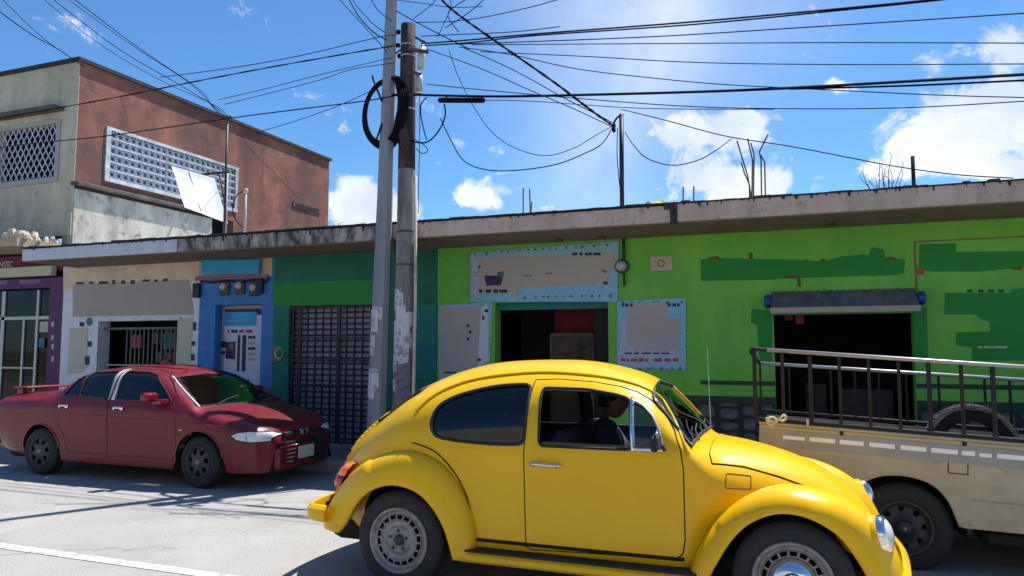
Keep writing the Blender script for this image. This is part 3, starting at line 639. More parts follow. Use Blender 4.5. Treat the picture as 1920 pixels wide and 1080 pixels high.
# --- awning over the right doorway
q0, q1 = P(1446, 546, WY), P(1716, 543, WY); zt = 2.24; t = thing('awning', 'short corrugated metal awning with rounded blue ends over the right doorway', 'awning', ((q0.x + q1.x) / 2, WY, h_right[3]))
b = MB(); n = 44; x0, x1 = q0.x, q1.x; ztop = P(1580, 545, WY).z; zlo = h_right[3] + .04
for k in range(n + 1):
    x = x0 + (x1 - x0) * k / n; dz = .012 * (k % 2)
    for (y, z) in ((WY - .01, ztop), (WY - .12, ztop - .07), (WY - .26, zlo + .02)): b.v.append((x, y - dz, z + dz))
for k in range(n):
    for j in range(2): b.f.append((k * 3 + j, k * 3 + 3 + j, k * 3 + 4 + j, k * 3 + 1 + j)); b.sm.append(False)
b.build('corrugated_sheet', 'awning', t)
b = MB(); b.box((x0 - .01, WY - .29, zlo - .035), (x1 + .01, WY - .262, zlo + .03)); b.build('front_strip', 'grey_panel', t)
for x in (x0 - .04, x1 + .04):
    b = MB(); b.lathe([(.001, -.04), (.06, -.04), (.08, -.02), (.08, .02), (.06, .04), (.001, .04)], (x, WY - .13, (ztop + zlo) / 2), 'x', 18); b.build('end_cap', 'awning_blue', t)
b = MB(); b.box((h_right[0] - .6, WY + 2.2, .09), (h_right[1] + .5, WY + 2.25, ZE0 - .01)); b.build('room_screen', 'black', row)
b = MB(); b.box((h_right[0] + .35, WY + 1.5, .09), (h_right[1] - .9, WY + 1.55, 1.05)); b.build('inner_counter', 'meter_box', row)
b = MB(); b.box((h_right[1] - .75, WY + 1.3, .09), (h_right[1] - .1, WY + 1.7, 1.0)); b.build('inner_counter', 'meter_box', row)
for k, (x, z, m) in enumerate(((.12, 1.9, 'ink_red'), (.25, 1.85, 'ink_red'))):
    b = MB(); b.cbox((h_right[0] + x, WY + .5, z), (h_right[0] + x + .1, WY + .54, z + .16), .005); b.build('hanging_bag', m, row)

# ------------------------------------------------------------------ corner building at the left
CX = -12.44; CY = 9.72; ZT = 6.92; ZL = 4.55; CBK = 17.7
cbl = thing('corner_building', 'two-storey building with worn concrete front and red plastered side, barred windows', 'building', (CX, CY, 0))
cb = lambda b, n, m, lab=None: b.build(n, m, cbl, label=lab)
fw = (P(2, 237, CY).x, P(108, 235, CY).x, P(50, 338, CY).z, P(50, 240, CY).z)
b = MB(); wall_cells(b, -19.0, CX - .251, 3.62, ZT, [fw], CY, .25); b.box((CX - .2505, CY, 3.2), (CX, CY + .010, ZT)); front = cb(b, 'front_wall', 'concrete_old')
b = MB(); b.box((-19, CY - .03, 3.62), (CX - .001, CY - .001, 4.05)); cb(b, 'band_course', 'concrete_old')
# side wall (plane X = CX) as four pieces round the long window
A0, A1 = PX(203, 335, CX), PX(426, 405, CX); B0 = PX(203, 243, CX)
ws_y0, ws_y1, ws_z0, ws_z1 = A0.y, 13.9, A0.z + .02, B0.z
b = MB()
def sbox(y0, y1, z0, z1, x0=CX - .25, x1=CX): b.box((x0, y0, z0), (x1, y1, z1))
sbox(CY + .011, ws_y0, ZL, ZT); sbox(ws_y0, ws_y1, ZL, ws_z0); sbox(ws_y0, ws_y1, ws_z1, ZT); sbox(ws_y1, CBK, 3.3, ZT)
cb(b, 'side_wall', 'red_plaster', 'red plastered side wall')
b = MB(); b.box((CX - .25, CY + .011, 3.2), (CX + .012, 13.2, ZL)); cb(b, 'side_wall', 'concrete_cream', 'bare mouldy concrete side wall')
b = MB(); b.box((CX - .1, CY - .01, ZL), (CX + .11, 13.3, ZL + .09)); bevel(cb(b, 'ledge', 'ledge_dark'), .02)
b = MB(); b.box((CX + .013, CY, ZL - .05), (CX + .06, 13.3, ZL - .001)); cb(b, 'ledge', 'black')
b = MB(); b.box((-19, CY - .06, ZT + .001), (CX + .06, CY + .2, ZT + .07)); b.box((CX - .2, CY + .201, ZT + .001), (CX + .06, CBK + .05, ZT + .07)); cb(b, 'parapet_cap', 'roof_edge')
b = MB(); b.box((-19, CY + .26, 6.5), (CX - .26, CBK, 6.6)); b.box((-19, CBK - .2, 3.2), (CX - .26, CBK, 6.49)); b.box((-18.9, CY + .26, 3.4), (CX - .26, CBK - .21, 3.5)); cb(b, 'floor_slab', 'room')
# front window: frame, pane, diamond grille
b = MB(); x0, x1, z0, z1 = fw
b.box((x0 - .1, CY - .03, z0 - .1), (x1 + .1, CY - .001, z0)); b.box((x0 - .1, CY - .03, z1), (x1 + .1, CY - .001, z1 + .07)); b.box((x0 - .1, CY - .03, z0 + .001), (x0, CY - .001, z1 - .001)); b.box((x1, CY - .03, z0 + .001), (x1 + .1, CY - .001, z1 - .001))
win = cb(b, 'window', 'grey_panel', 'front window with a diamond grille')
b = MB(); b.box((x0, CY + .12, z0), (x1, CY + .13, z1)); b.build('pane', 'glass_shop', win)
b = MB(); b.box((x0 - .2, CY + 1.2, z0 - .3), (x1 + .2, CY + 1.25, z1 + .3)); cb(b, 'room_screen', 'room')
sp = .155; me_h = z1 - z0
k = x0 - me_h
def clipdiag(xs, sgn):
    a = (xs, z0) if sgn > 0 else (xs, z1); L_ = me_h / 1.5
    p, q = (xs, z0), (xs + sgn * L_, z1)
    def cl(p, q):
        t0, t1 = 0, 1; dx = q[0] - p[0]
        for lim, s in ((x0, 1), (x1, -1)):
            f = (p[0] - lim) * s; g = dx * s
            if g > 0: t0 = max(t0, -f / g)
            elif g < 0: t1 = min(t1, -f / g)
        return None if t0 >= t1 else ((p[0] + dx * t0, p[1] + (q[1] - p[1]) * t0), (p[0] + dx * t1, p[1] + (q[1] - p[1]) * t1))
    return cl(p, q)
for s in (1, -1):
    xs = x0 - 1.0
    while xs < x1 + 1.0:
        r = clipdiag(xs, s)
        if r and hypot(r[0][0] - r[1][0], r[0][1] - r[1][1]) > .05:
            b = MB(); b.tube([(r[0][0], CY + .03 + .012 * s, r[0][1]), (r[1][0], CY + .03 + .012 * s, r[1][1])], .011, 5); b.build('bar', 'white_paint', win)
        xs += sp
b = MB(); b.box((-19, CY - .22, P(60, 216, CY).z - .02), (x1 + .16, CY - .001, P(60, 216, CY).z + .05)); cb(b, 'window_hood', 'ledge_dark')
# side window: ornamental white block lattice
lat = MB(); lat.box((CX - .02, ws_y0 - .1, ws_z0 - .08), (CX + .03, ws_y1 + .1, ws_z0)); lat.box((CX - .02, ws_y0 - .1, ws_z1), (CX + .03, ws_y1 + .1, ws_z1 + .06)); lat.box((CX - .02, ws_y0 - .1, ws_z0 + .001), (CX + .03, ws_y0, ws_z1 - .001)); lat.box((CX - .02, ws_y1, ws_z0 + .001), (CX + .03, ws_y1 + .08, ws_z1 - .001))
wsd = cb(lat, 'window', 'lattice', 'long side window behind a white ornamental lattice')
b = MB(); b.box((CX - .16, ws_y0, ws_z0), (CX - .15, ws_y1, ws_z1)); b.build('pane', 'glass_shop', wsd)
b = MB(); b.box((CX - .085, ws_y0, ws_z0), (CX - .08, ws_y1, ws_z1)); cb(b, 'lattice_backing', 'backing_blue')  # pale blue backing added to lighten the gaps of the lattice
Lw = ws_y1 - ws_y0; nb = 22
me = MB().box((-.015, -.018, 0), (.015, .018, ws_z1 - ws_z0)).mesh('bar', 'lattice')
for k in range(1, nb): link('bar', me, wsd, Vector((CX - .02, ws_y0 + Lw * k / nb, ws_z0)) - origin(wsd))
me = MB().box((-.012, 0, -.014), (.012, Lw, .014)).mesh('cross_bar', 'lattice')
for k in range(1, 6): link('cross_bar', me, wsd, Vector((CX + .012, ws_y0, ws_z0 + (ws_z1 - ws_z0) * k / 6)) - origin(wsd))
ringm = MB().tube([(0, .055 * cos(a), .055 * sin(a)) for a in [2 * pi * q / 12 for q in range(12)]], .012, 5, closed=True).mesh('ornament', 'lattice')
for k in range(nb):
    for j in range(6):
        if True: link('ornament', ringm, wsd, Vector((CX - .01, ws_y0 + Lw * (k + .5) / nb, ws_z0 + (ws_z1 - ws_z0) * (j + .5) / 6)) - origin(wsd))
b = MB(); q0, q1 = PX(549, 375, CX), PX(600, 400, CX); b.box((CX - .0, q0.y, q1.z), (CX + .03, q1.y, q0.z - .02)); cb(b, 'vent_slot', 'ledge_dark'); b = MB(); b.box((CX + .031, q0.y + .1, q1.z + .08), (CX + .035, q1.y - .1, q0.z - .12)); cb(b, 'vent_slot', 'black')
# projecting slab with broken rubble top above the shopfront
b = MB(); b.prism([(-19, 3.42), (-12.5, 3.30), (-12.5, 3.44), (-19, 3.60)], 8.75, CY - .04); cb(b, 'canopy_slab', 'beige')
rnd = random.Random(11)
stn = []
for k in range(5):
    q = MB(); vs = []
    r_ = [(rnd.uniform(.7, 1), rnd.uniform(.7, 1)) for _ in range(8)]
    for z, s in ((0, 1), (.6, .95), (1, .6)):
        for i in range(7): a = 2 * pi * i / 7; vs.append((cos(a) * .5 * s * r_[i][0], sin(a) * .5 * s * r_[i][1], z * rnd.uniform(.8, 1)))
    q.add(vs, [(i + 7 * j, (i + 1) % 7 + 7 * j, (i + 1) % 7 + 7 * j + 7, i + 7 * j + 7) for j in range(2) for i in range(7)] + [tuple(range(14, 21))]); stn.append(q.mesh('rubble_stone', 'rubble'))
for k in range(120):
    x = -13.9 + 1.42 * rnd.random() ** .7; y = rnd.uniform(8.78, 9.6); z = 3.44 + (-12.5 - x) * .0246
    o = link('rubble_stone', stn[k % 5], cbl, Vector((x, y, z - .01)) - cbl.location); s = rnd.uniform(.06, .17); o.scale = (s * 1.3, s, s * rnd.uniform(.5, 1.0) * 1.2); o.rotation_euler = (0, 0, rnd.uniform(0, 6))
for k in range(46):
    x = rnd.uniform(-12.36, -10.6); y = rnd.uniform(9.3, 9.65)
    o = link('rubble_stone', stn[k % 5], row, Vector((x, y, ZE1 + .005)) - row.location); s = rnd.uniform(.06, .16); o.scale = (s * 1.3, s, s); o.rotation_euler = (0, 0, rnd.uniform(0, 6))
# shopfront
def cf(px, py, Y=CY): return P(px, py, Y)
b = MB(); b.box((-19, CY - .02, 2.98), (-12.55, CY + .2, 3.29)); cb(b, 'fascia', 'magenta')
b = MB(); b.box((-19, CY - .14, cf(30, 521).z), (-12.75, CY - .021, cf(30, 503).z)); bevel(cb(b, 'sign_ledge', 'pale_panel'), .015)
b = MB(); b.box((-19, CY - .035, cf(50, 541).z), (-12.52, CY + .19, cf(50, 522).z - .01)); cb(b, 'lintel', 'purple')
field([(-60, 527), (14, 526), (14, 534), (-60, 535)], 'purple_light', name='painted_patch', Y=CY - .036, parent=cbl); field([(36, 525), (76, 524), (76, 531), (36, 533)], 'purple_light', name='painted_patch', Y=CY - .036, parent=cbl)
t_ = textmesh('NSSC', .16, 'white_paint'); o = link('lettering', t_, cbl, cf(-2, 502, CY - .03) - cbl.location + Vector((0, 0, .0))); o.rotation_euler = (pi / 2, 0, 0)
b = MB(); b.box((cf(96, 600).x, CY - .05, .08), (CX - .03, CY + .2, cf(50, 541).z - .001)); cb(b, 'pillar', 'purple')
for y in (603, 628, 645, 668): field([(97, y), (102, y), (101, y + 10), (96, y + 10)], 'plate', name='letter_mark', Y=CY - .051, parent=cbl)
zt = cf(50, 544).z; zm = cf(50, 596).z; zb_ = cf(30, 690).z
sf = thing('shopfront_glazing', 'aluminium framed glass shopfront with green interior under the purple lintel', 'shopfront', (-14, CY + .08, .08))
def fr(x0, x1, z0, z1, y=CY + .06):
    b = MB(); b.box((x0, y, z0), (x1, y + .05, z1)); return b.build('frame_bar', 'alu', sf)
xr = cf(95, 600).x
fr(-19, xr, zm - .03, zm + .03); fr(cf(66, 560).x - .03, cf(66, 560).x + .03, .085, zt - .001, CY + .055); fr(cf(36, 650).x - .025, cf(36, 650).x + .025, .085, zm - .031); fr(cf(2, 600).x - .09, cf(2, 600).x, .085, zt); fr(-19, cf(66, 560).x - .031, zb_ - .015, zb_ + .015, CY + .062); fr(xr - .03, xr, .085, zt, CY + .058); fr(-16.4, -16.34, .085, zt)
b = MB(); b.box((-19, CY + .085, .085), (xr, CY + .09, zt)); b.build('pane', 'glass_shop', sf)
b = MB(); p = cf(81, 613); b.box((p.x - .12, CY + .02, p.z - .10), (p.x + .10, CY + .03, p.z + .10)); b.build('notice', 'plate', sf)
b = MB(); p = cf(77, 643); b.box((p.x - .09, CY + .02, p.z - .08), (p.x + .06, CY + .03, p.z + .09)); b.build('notice', 'ink_teal', sf)
b = MB(); b.box((-19, CY + 1.4, .085), (-12.6, CY + 1.45, 3.2)); cb(b, 'room_screen', mat('green_curtain', (.02, .12, .03), .8, col2=(.01, .05, .015), scale=9, streak=8))
b = MB(); b.box((-19, CY + .2, .0), (-12.6, CY + 1.4, .084)); cb(b, 'floor', 'room')
b = MB(); b.box((CX - .25, CY + .21, .0), (CX - .03, CBK, 3.199)); b.box((-19, CY + .21, 3.29), (CX - .26, CY + 3, 3.39)); cb(b, 'floor_slab', 'room')
# tilted white board with its post on the roof
tb = thing('sign_board', 'blank white sheet metal board leaning on a thin frame above the shop roof', 'sign', (P(425, 430, 10.4).x, 10.4, ZE1))
cs = [P(322, 311, 10.5), P(402, 334, 10.85), P(427, 418, 10.6), P(346, 388, 10.2)]
b = MB(); nrm = (cs[1] - cs[0]).cross(cs[3] - cs[0]).normalized() * .012
b.add(cs + [c + nrm for c in cs], [(0, 1, 2, 3), (7, 6, 5, 4), (0, 4, 5, 1), (1, 5, 6, 2), (2, 6, 7, 3), (3, 7, 4, 0)]); b.build('sheet', 'white_sheet', tb)
b = MB(); m0 = (cs[0] * .6 + cs[1] * .4); m1 = (cs[3] * .6 + cs[2] * .4); b.tube([m0, m1], .006, 5); b.build('seam', 'grey_panel', tb)
pt, pb = P(426, 325, 10.15), P(426, 418, 10.15)
b = MB(); b.tube([Vector((pt.x, 10.15, ZE1)), pt], .022, 6); b.build('frame', 'grey_panel', tb)
b = MB(); b.tube([P(372, 328, 12.6), P(430, 322, 12.6)], .03, 6); b.tube([P(412, 330, 12.6), P(424, 395, 12.6)], .02, 6); b.build('brace', 'rust', tb)
ms = thing('service_mast', 'thin dark service mast standing behind the blank white board', 'mast', (P(427, 430, 10.1).x, 10.1, ZE1))
p = P(427, 216, 10.1); b = MB(); b.tube([(p.x, 10.1, ZE1), (p.x, 10.1, p.z)], .020, 8); b.build('pole', 'bar_black', ms)
b = MB(); b.tube([(p.x - .05, 10.1, p.z - .05), (p.x + .08, 10.1, p.z - .03)], .03, 6); b.build('bracket', 'meter_box', ms)
ms = thing('vent_pipe', 'short pale pipe with a curved cable on the roof right of the white board', 'pipe', (P(461, 430, 10.6).x, 10.6, ZE1))
p = P(461, 358, 10.6); b = MB(); b.tube([(p.x, 10.6, ZE1), (p.x, 10.6, p.z)], .022, 8); b.build('pipe', 'grey_panel', ms)
b = MB(); b.lathe([(.001, .05), (.04, .03), (.045, -.03), (.02, -.04)], (p.x, 10.6, p.z), 'z', 12); b.build('cap', 'plate', ms)
b = MB(); b.tube(smoothpath([p, P(445, 365, 10.6), P(436, 390, 10.6), P(444, 415, 10.6), P(458, 428, 10.6)]), .009, 6); b.build('lead', 'cable', ms)

# ------------------------------------------------------------------ curved body surfaces
def pchip(pts):
    xs = np.array([p[0] for p in pts], float); ys = np.array([p[1] for p in pts], float)
    h = np.diff(xs); d = np.diff(ys) / h; m = np.zeros(len(xs))
    for i in range(1, len(xs) - 1):
        if d[i - 1] * d[i] > 0:
            w1 = 2 * h[i] + h[i - 1]; w2 = h[i] + 2 * h[i - 1]; m[i] = (w1 + w2) / (w1 / d[i - 1] + w2 / d[i])
    m[0], m[-1] = d[0], d[-1]
    def f(x):
        x = np.clip(np.asarray(x, float), xs[0], xs[-1]); i = np.clip(np.searchsorted(xs, x, side='right') - 1, 0, len(xs) - 2)
        t = (x - xs[i]) / h[i]; t2 = t * t; t3 = t2 * t
        return (2 * t3 - 3 * t2 + 1) * ys[i] + (t3 - 2 * t2 + t) * h[i] * m[i] + (-2 * t3 + 3 * t2) * ys[i + 1] + (t3 - t2) * h[i] * m[i + 1]
    return f
def catmull(pts, k=8):
    P3 = smoothpath([(a, b, 0) for a, b in pts], k); return [(p.x, p.y) for p in P3]
class Surf:
    """half-section body: profile = roof line (x,z); tables of half widths etc. along x"""
    def __init__(s, prof, wb, zb, zs, ys, lean, mexp, nexp, shoulder=None, NU=420, NT=170):
        pr = catmull(prof, 10); xs = [pr[0]];
        for p in pr[1:]:
            if p[0] > xs[-1][0] + 1e-5: xs.append(p)
        px = np.array([p[0] for p in xs]); pz = np.array([p[1] for p in xs])
        u = np.concatenate([[0], np.cumsum(np.hypot(np.diff(px), np.diff(pz)))])
        s.U = u[-1]; s.ug = np.linspace(0, s.U, NU); s.xg = np.interp(s.ug, u, px); zt = np.interp(s.ug, u, pz)
        T = np.linspace(0, 1, NT); s.Tg = T; Y = np.zeros((NU, NT)); Z = np.zeros((NU, NT)); s.Lt = 1.7
        W_, ZB, ZS, YS, LE, ME, NE = [pchip(t)(s.xg) for t in (wb, zb, zs, ys, lean, mexp, nexp)]
        for i in range(NU):
            zb_ = min(ZB[i], zt[i] - .03); zs_ = min(ZS[i], zb_ - .02); w = W_[i]
            f = np.linspace(0, 1, 40)[:-1]; yl = YS[i] + (w - YS[i]) * np.sin(f * pi / 2) ** .8; zl = zs_ + (zb_ - zs_) * f
            th = np.linspace(0, pi / 2, 400) ; fz = np.sin(th) ** (2 / ME[i]); fz[-1] = 1
            yu = (w - LE[i] * fz) * np.cos(th) ** (2 / NE[i]); yu[-1] = 0; zu = zb_ + (zt[i] - zb_) * fz
            y = np.concatenate([yl, yu]); z = np.concatenate([zl, zu])
            L_ = np.concatenate([[0], np.cumsum(np.hypot(np.diff(y), np.diff(z)))]); q = T * L_[-1]
            Y[i] = np.interp(q, L_, y); Z[i] = np.interp(q, L_, z)
        for _ in range(3):                                   # light smoothing along the length
            Y[1:-1] = (Y[:-2] + 2 * Y[1:-1] + Y[2:]) / 4; Z[1:-1] = (Z[:-2] + 2 * Z[1:-1] + Z[2:]) / 4
        s.Y, s.Z = Y, Z
        X = np.repeat(s.xg[:, None], NT, 1); G = np.stack([X, -Y, Z], -1)   # near side is -y
        du = np.gradient(G, s.ug, axis=0); dt = np.gradient(G, T, axis=1)
        N = np.cross(du, dt); N /= np.linalg.norm(N, axis=2, keepdims=True) + 1e-12
        N[:, -1, 1] = 0; s.N = N; s.G = G
        c = N[NU // 2, NT // 3]
        if c[1] > 0: s.N = -s.N
    def _bil(s, A, u, t):
        fu = np.clip(u / s.U, 0, 1) * (len(s.ug) - 1); ft = np.clip(t, 0, 1) * (len(s.Tg) - 1)
        i = np.minimum(fu.astype(int), len(s.ug) - 2); j = np.minimum(ft.astype(int), len(s.Tg) - 2)
        a = (fu - i)[:, None]; b = (ft - j)[:, None]
        return A[i, j] * (1 - a) * (1 - b) + A[i + 1, j] * a * (1 - b) + A[i, j + 1] * (1 - a) * b + A[i + 1, j + 1] * a * b
    def pos(s, u, t): return s._bil(s.G, np.asarray(u, float), np.asarray(t, float))
    def nor(s, u, t):
        n = s._bil(s.N, np.asarray(u, float), np.asarray(t, float)); return n / (np.linalg.norm(n, axis=1, keepdims=True) + 1e-12)
    def u_of(s, x): return float(np.interp(x, s.xg, s.ug))
    def inv(s, p):
        """(x,z) | ('c',x) centre line | ('s',x) sill | ('y',x,y)"""
        if p[0] == 'c': return (s.u_of(p[1]), 1.0)
        if p[0] == 's': return (s.u_of(p[1]), 0.0)
        x = p[1] if p[0] == 'y' else p[0]; u = s.u_of(x); fu = u / s.U * (len(s.ug) - 1); i = min(int(fu), len(s.ug) - 2); a = fu - i
        if p[0] == 'y':
            y = s.Y[i] * (1 - a) + s.Y[i + 1] * a; k = int(np.argmax(y)); return (u, float(np.interp(-p[2], -y[k:], s.Tg[k:])))
        z = s.Z[i] * (1 - a) + s.Z[i + 1] * a; z = np.maximum.accumulate(z + np.arange(len(z)) * 1e-9)
        return (u, float(np.interp(p[1], z, s.Tg)))
    def path(s, pts, step=.025, closed=True):
        """densified list of (u,t)"""
        q = list(pts); out = []
        n = len(q) if closed else len(q) - 1
        for i in range(n):
            a, b = q[i], q[(i + 1) % len(q)]
            num = not isinstance(a[0], str) and not isinstance(b[0], str)
            ia, ib = s.inv(a), s.inv(b)
            d = max(abs(ia[0] - ib[0]), abs(ia[1] - ib[1]) * s.Lt); k = max(1, int(d / step))
            for j in range(k):
                f = j / k
                out.append(s.inv((a[0] + (b[0] - a[0]) * f, a[1] + (b[1] - a[1]) * f)) if num else (ia[0] + (ib[0] - ia[0]) * f, ia[1] + (ib[1] - ia[1]) * f))
        if not closed: out.append(s.inv(q[-1]))
        return out
def inpoly(px, py, poly):
    poly = np.asarray(poly); r = np.zeros(len(px), bool); n = len(poly); j = n - 1
    for i in range(n):
        xi, yi = poly[i]; xj, yj = poly[j]
        c = ((yi > py) != (yj > py)) & (px < (xj - xi) * (py - yi) / (yj - yi + 1e-15) + xi); r ^= c; j = i
    return r
def region(s, outer, holes=(), h=.04, off=0.0, mirror=False, both=False):
    """triangulated piece of a body surface; returns verts, faces, normals (numpy)"""
    loops = [np.array([(u, t * s.Lt) for u, t in s.path(outer)])] + [np.array([(u, t * s.Lt) for u, t in s.path(hh)]) for hh in holes]
    pts = []; edges = []
    for L_ in loops:
        k = len(pts); n = len(L_); pts += [tuple(p) for p in L_]; edges += [(k + i, k + (i + 1) % n) for i in range(n)]
    O = loops[0]; lo = O.min(0); hi = O.max(0)
    gx, gy = np.meshgrid(np.arange(lo[0] + h * .5, hi[0], h), np.arange(lo[1] + h * .5, hi[1], h)); g = np.stack([gx.ravel(), gy.ravel()], 1)
    keep = inpoly(g[:, 0], g[:, 1], O)
    for H_ in loops[1:]: keep &= ~inpoly(g[:, 0], g[:, 1], H_)
    g = g[keep]; B = np.concatenate(loops)
    if len(g): 
        dmin = np.array([np.min(np.hypot(B[:, 0] - p[0], B[:, 1] - p[1])) for p in g]); g = g[dmin > h * .4]
    pts += [tuple(p) for p in g]
    V, E_, F_, *_r = delaunay_2d_cdt([Vector(p) for p in pts], edges, [], 0, 1e-7)
    V = np.array([tuple(v) for v in V]); F_ = np.array([tuple(f) for f in F_ if len(f) == 3])
    c = V[F_].mean(1); k = inpoly(c[:, 0], c[:, 1], O)
    for H_ in loops[1:]: k &= ~inpoly(c[:, 0], c[:, 1], H_)
    F_ = F_[k]; p3 = s.pos(V[:, 0], V[:, 1] / s.Lt); n3 = s.nor(V[:, 0], V[:, 1] / s.Lt)
    if off: p3 = p3 + n3 * off
    # consistent winding
    fn = np.cross(p3[F_[:, 1]] - p3[F_[:, 0]], p3[F_[:, 2]] - p3[F_[:, 0]]); flip = (fn * n3[F_[:, 0]]).sum(1) < 0
    F_[flip] = F_[flip][:, ::-1]
    if mirror or both:
        p2 = p3 * [1, -1, 1]; n2 = n3 * [1, -1, 1]; F2 = F_[:, ::-1]
        if mirror and not both: return p2, F2, n2
        return np.concatenate([p3, p2]), np.concatenate([F_, F2 + len(p3)]), np.concatenate([n3, n2])
    return p3, F_, n3
def skinobj(name, data, m, parent, label=None, thick=0, flipn=False):
    p, f, n = data
    if thick:                                     # closed sheet of real thickness
        k = len(p); b = p - n * thick
        cnt = {}
        for tri in f:
            for a, c in ((tri[0], tri[1]), (tri[1], tri[2]), (tri[2], tri[0])): cnt[(a, c)] = 1
        rim = [(a, c) for (a, c) in cnt if (c, a) not in cnt]
        f2 = [tuple(t) for t in f] + [tuple(t[::-1] + k) for t in f] + [(c, a, a + k, c + k) for a, c in rim]
        P_ = np.concatenate([p, b]); N_ = np.concatenate([n, -n])
    else: f2 = [tuple(t) for t in f]; P_, N_ = p, n
    me = bpy.data.meshes.new(name); me.from_pydata(P_.tolist(), [], [tuple(int(i) for i in q) for q in f2])
    me.polygons.foreach_set('use_smooth', [True] * len(me.polygons))
    me.normals_split_custom_set_from_vertices(N_.tolist())
    me.materials.append(M[m] if isinstance(m, str) else m)
    o = link(name, me, parent)
    if label: o['label'] = label
    return o
def loop3(name, s, keys, r, m, parent, sd=1, k=8, off=.004):
    q = []
    for p in keys:
        u, t = s.inv(p); v = s.pos(np.array([u]), np.array([t]))[0]; n_ = s.nor(np.array([u]), np.array([t]))[0]; v = v + n_ * off; q.append(Vector((v[0], v[1] * sd, v[2])))
    b = MB(); b.tube(smoothpath(q, k), r, 6); return b.build(name, m, parent, local=True)
def seam(name, s, pts, r, m, parent, closed=False, off=0.0, side=1, n=6, label=None, smooth=0):
    pts_ = catmull(pts, smooth) if smooth else pts
    ut = s.path(pts_, .02, closed); U_ = np.array([q[0] for q in ut]); T_ = np.array([q[1] for q in ut])
    p = s.pos(U_, T_) + s.nor(U_, T_) * off; p[:, 1] *= side
    b = MB(); b.tube([Vector(q) for q in p], r, n, closed=closed); return b.build(name, m, parent, local=True, label=label)
def rnd_poly(pts, r=.05, k=4):
    out = []; n = len(pts)
    for i in range(n):
        a, b, c = [Vector((*pts[j % n], 0)) for j in (i - 1, i, i + 1)]
        d1 = (a - b); d2 = (c - b); q = min(r, d1.length * .45, d2.length * .45); p0 = b + d1.normalized() * q; p1 = b + d2.normalized() * q
        for j in range(k + 1):
            t = j / k; v = p0 * (1 - t) ** 2 + b * 2 * t * (1 - t) + p1 * t * t; out.append((v.x, v.y))
    return out
def fender(path_out, path_lip, y_in, y_out, m, parent, name='fender', side=1, label=None, k=10, thick=.012, dip=.55):
    """fat curved wing: quarter-ellipse sections from the body joint to the wheel lip"""
    A = np.array(catmull(path_out, k)); B = np.array(catmull(path_lip, k)); n = 70; NV = 20
    def res(Q):
        L_ = np.concatenate([[0], np.cumsum(np.hypot(*np.diff(Q, axis=0).T))]); t = np.linspace(0, L_[-1], n); return np.stack([np.interp(t, L_, Q[:, 0]), np.interp(t, L_, Q[:, 1])], 1)
    A = res(A); B = res(B); G = np.zeros((n, NV, 3))
    for i in range(n):
        yo = y_out(A[i, 0]) if callable(y_out) else y_out; yi = y_in(A[i, 0]) if callable(y_in) else y_in
        yc = yi + (yo - yi) * (.42 if yo - yi > .2 else .12)
        for j in range(NV):
            if j < 6: f = j / 6; y = yi + (yc - yi) * f; a = dip * (1 - f) ** 2 * min(1, (yo - yi) / .3)
            else: v = (j - 6) / (NV - 7) * pi / 2; a = 1 - cos(v); y = yc + (yo - yc) * sin(v) ** .9
            q = A[i] + (B[i] - A[i]) * a; G[i, j] = (q[0], -y, q[1])
    # turn the lip inward
    lip = G[:, -1:].copy(); lip[:, :, 1] += .022; c = B.mean(0); lip[:, :, 0] = lip[:, :, 0] * .985 + c[0] * .015; lip[:, :, 2] = lip[:, :, 2] * .985 + c[1] * .015
    G = np.concatenate([G, lip], 1); NV += 1
    G[:, :, 1] *= side
    idx = lambda i, j: i * NV + j
    f = [(idx(i, j), idx(i + 1, j), idx(i + 1, j + 1), idx(i, j + 1)) for i in range(n - 1) for j in range(NV - 1)]
    b = MB(); b.add(G.reshape(-1, 3).tolist(), f, True); o = b.build(name, m, parent, local=True, label=label)
    md = o.modifiers.new('thick', 'SOLIDIFY'); md.thickness = thick; md.offset = 0
    # dark underside
    G2 = G.copy(); G2[:, :, 1] -= -.014 * side if False else 0
    c = np.array([B[:, 0].mean(), 0, B[:, 1].mean() - .05]); G2 = c + (G2 - c) * .975; G2[:, :, 1] = G[:, :, 1] * .972
    b = MB(); b.add(G2[:, :-1].reshape(-1, 3).tolist(), [(i * (NV - 1) + j, (i + 1) * (NV - 1) + j, (i + 1) * (NV - 1) + j + 1, i * (NV - 1) + j + 1) for i in range(n - 1) for j in range(NV - 2)], True)
    b.build('fender_liner', 'black', parent, local=True)
    return o
def tyre_mesh(r, w, rim, side=-1):
    b = MB(); h = w / 2
    pr = [(rim, -h * .82), (rim + .012, -h * .98), (rim + (r - rim) * .35, -h * 1.08), (rim + (r - rim) * .7, -h * 1.03), (r - .018, -h * .86), (r - .004, -h * .7), (r, -h * .45), (r - .004, -h * .43), (r - .004, -h * .36), (r, -h * .34),
          (r, -.02), (r - .005, -.015), (r - .005, .015), (r, .02), (r, h * .34), (r - .004, h * .36), (r - .004, h * .43), (r, h * .45), (r - .004, h * .7), (r - .018, h * .86), (rim + (r - rim) * .6, h), (rim, h * .82)]
    b.lathe(pr, (0, 0, 0), 'y', 56); me = b.mesh('tyre', 'tyre'); 
    return me
def polar_disc(b, prof, holes=None, n=64):
    """prof list of (r,y); holes: dict ring index -> (count, frac)"""
    k0 = len(b.v)
    for r, y in prof:
        for k in range(n): a = 2 * pi * k / n; b.v.append((r * cos(a), y, r * sin(a)))
    for i in range(len(prof) - 1):
        for k in range(n):
            if holes and i in holes:
                cnt, fr_, ph = holes[i]
                if ((k / n * cnt + ph) % 1) < fr_: continue
            b.f.append((k0 + i * n + k, k0 + i * n + (k + 1) % n, k0 + (i + 1) * n + (k + 1) % n, k0 + (i + 1) * n + k)); b.sm.append(True)
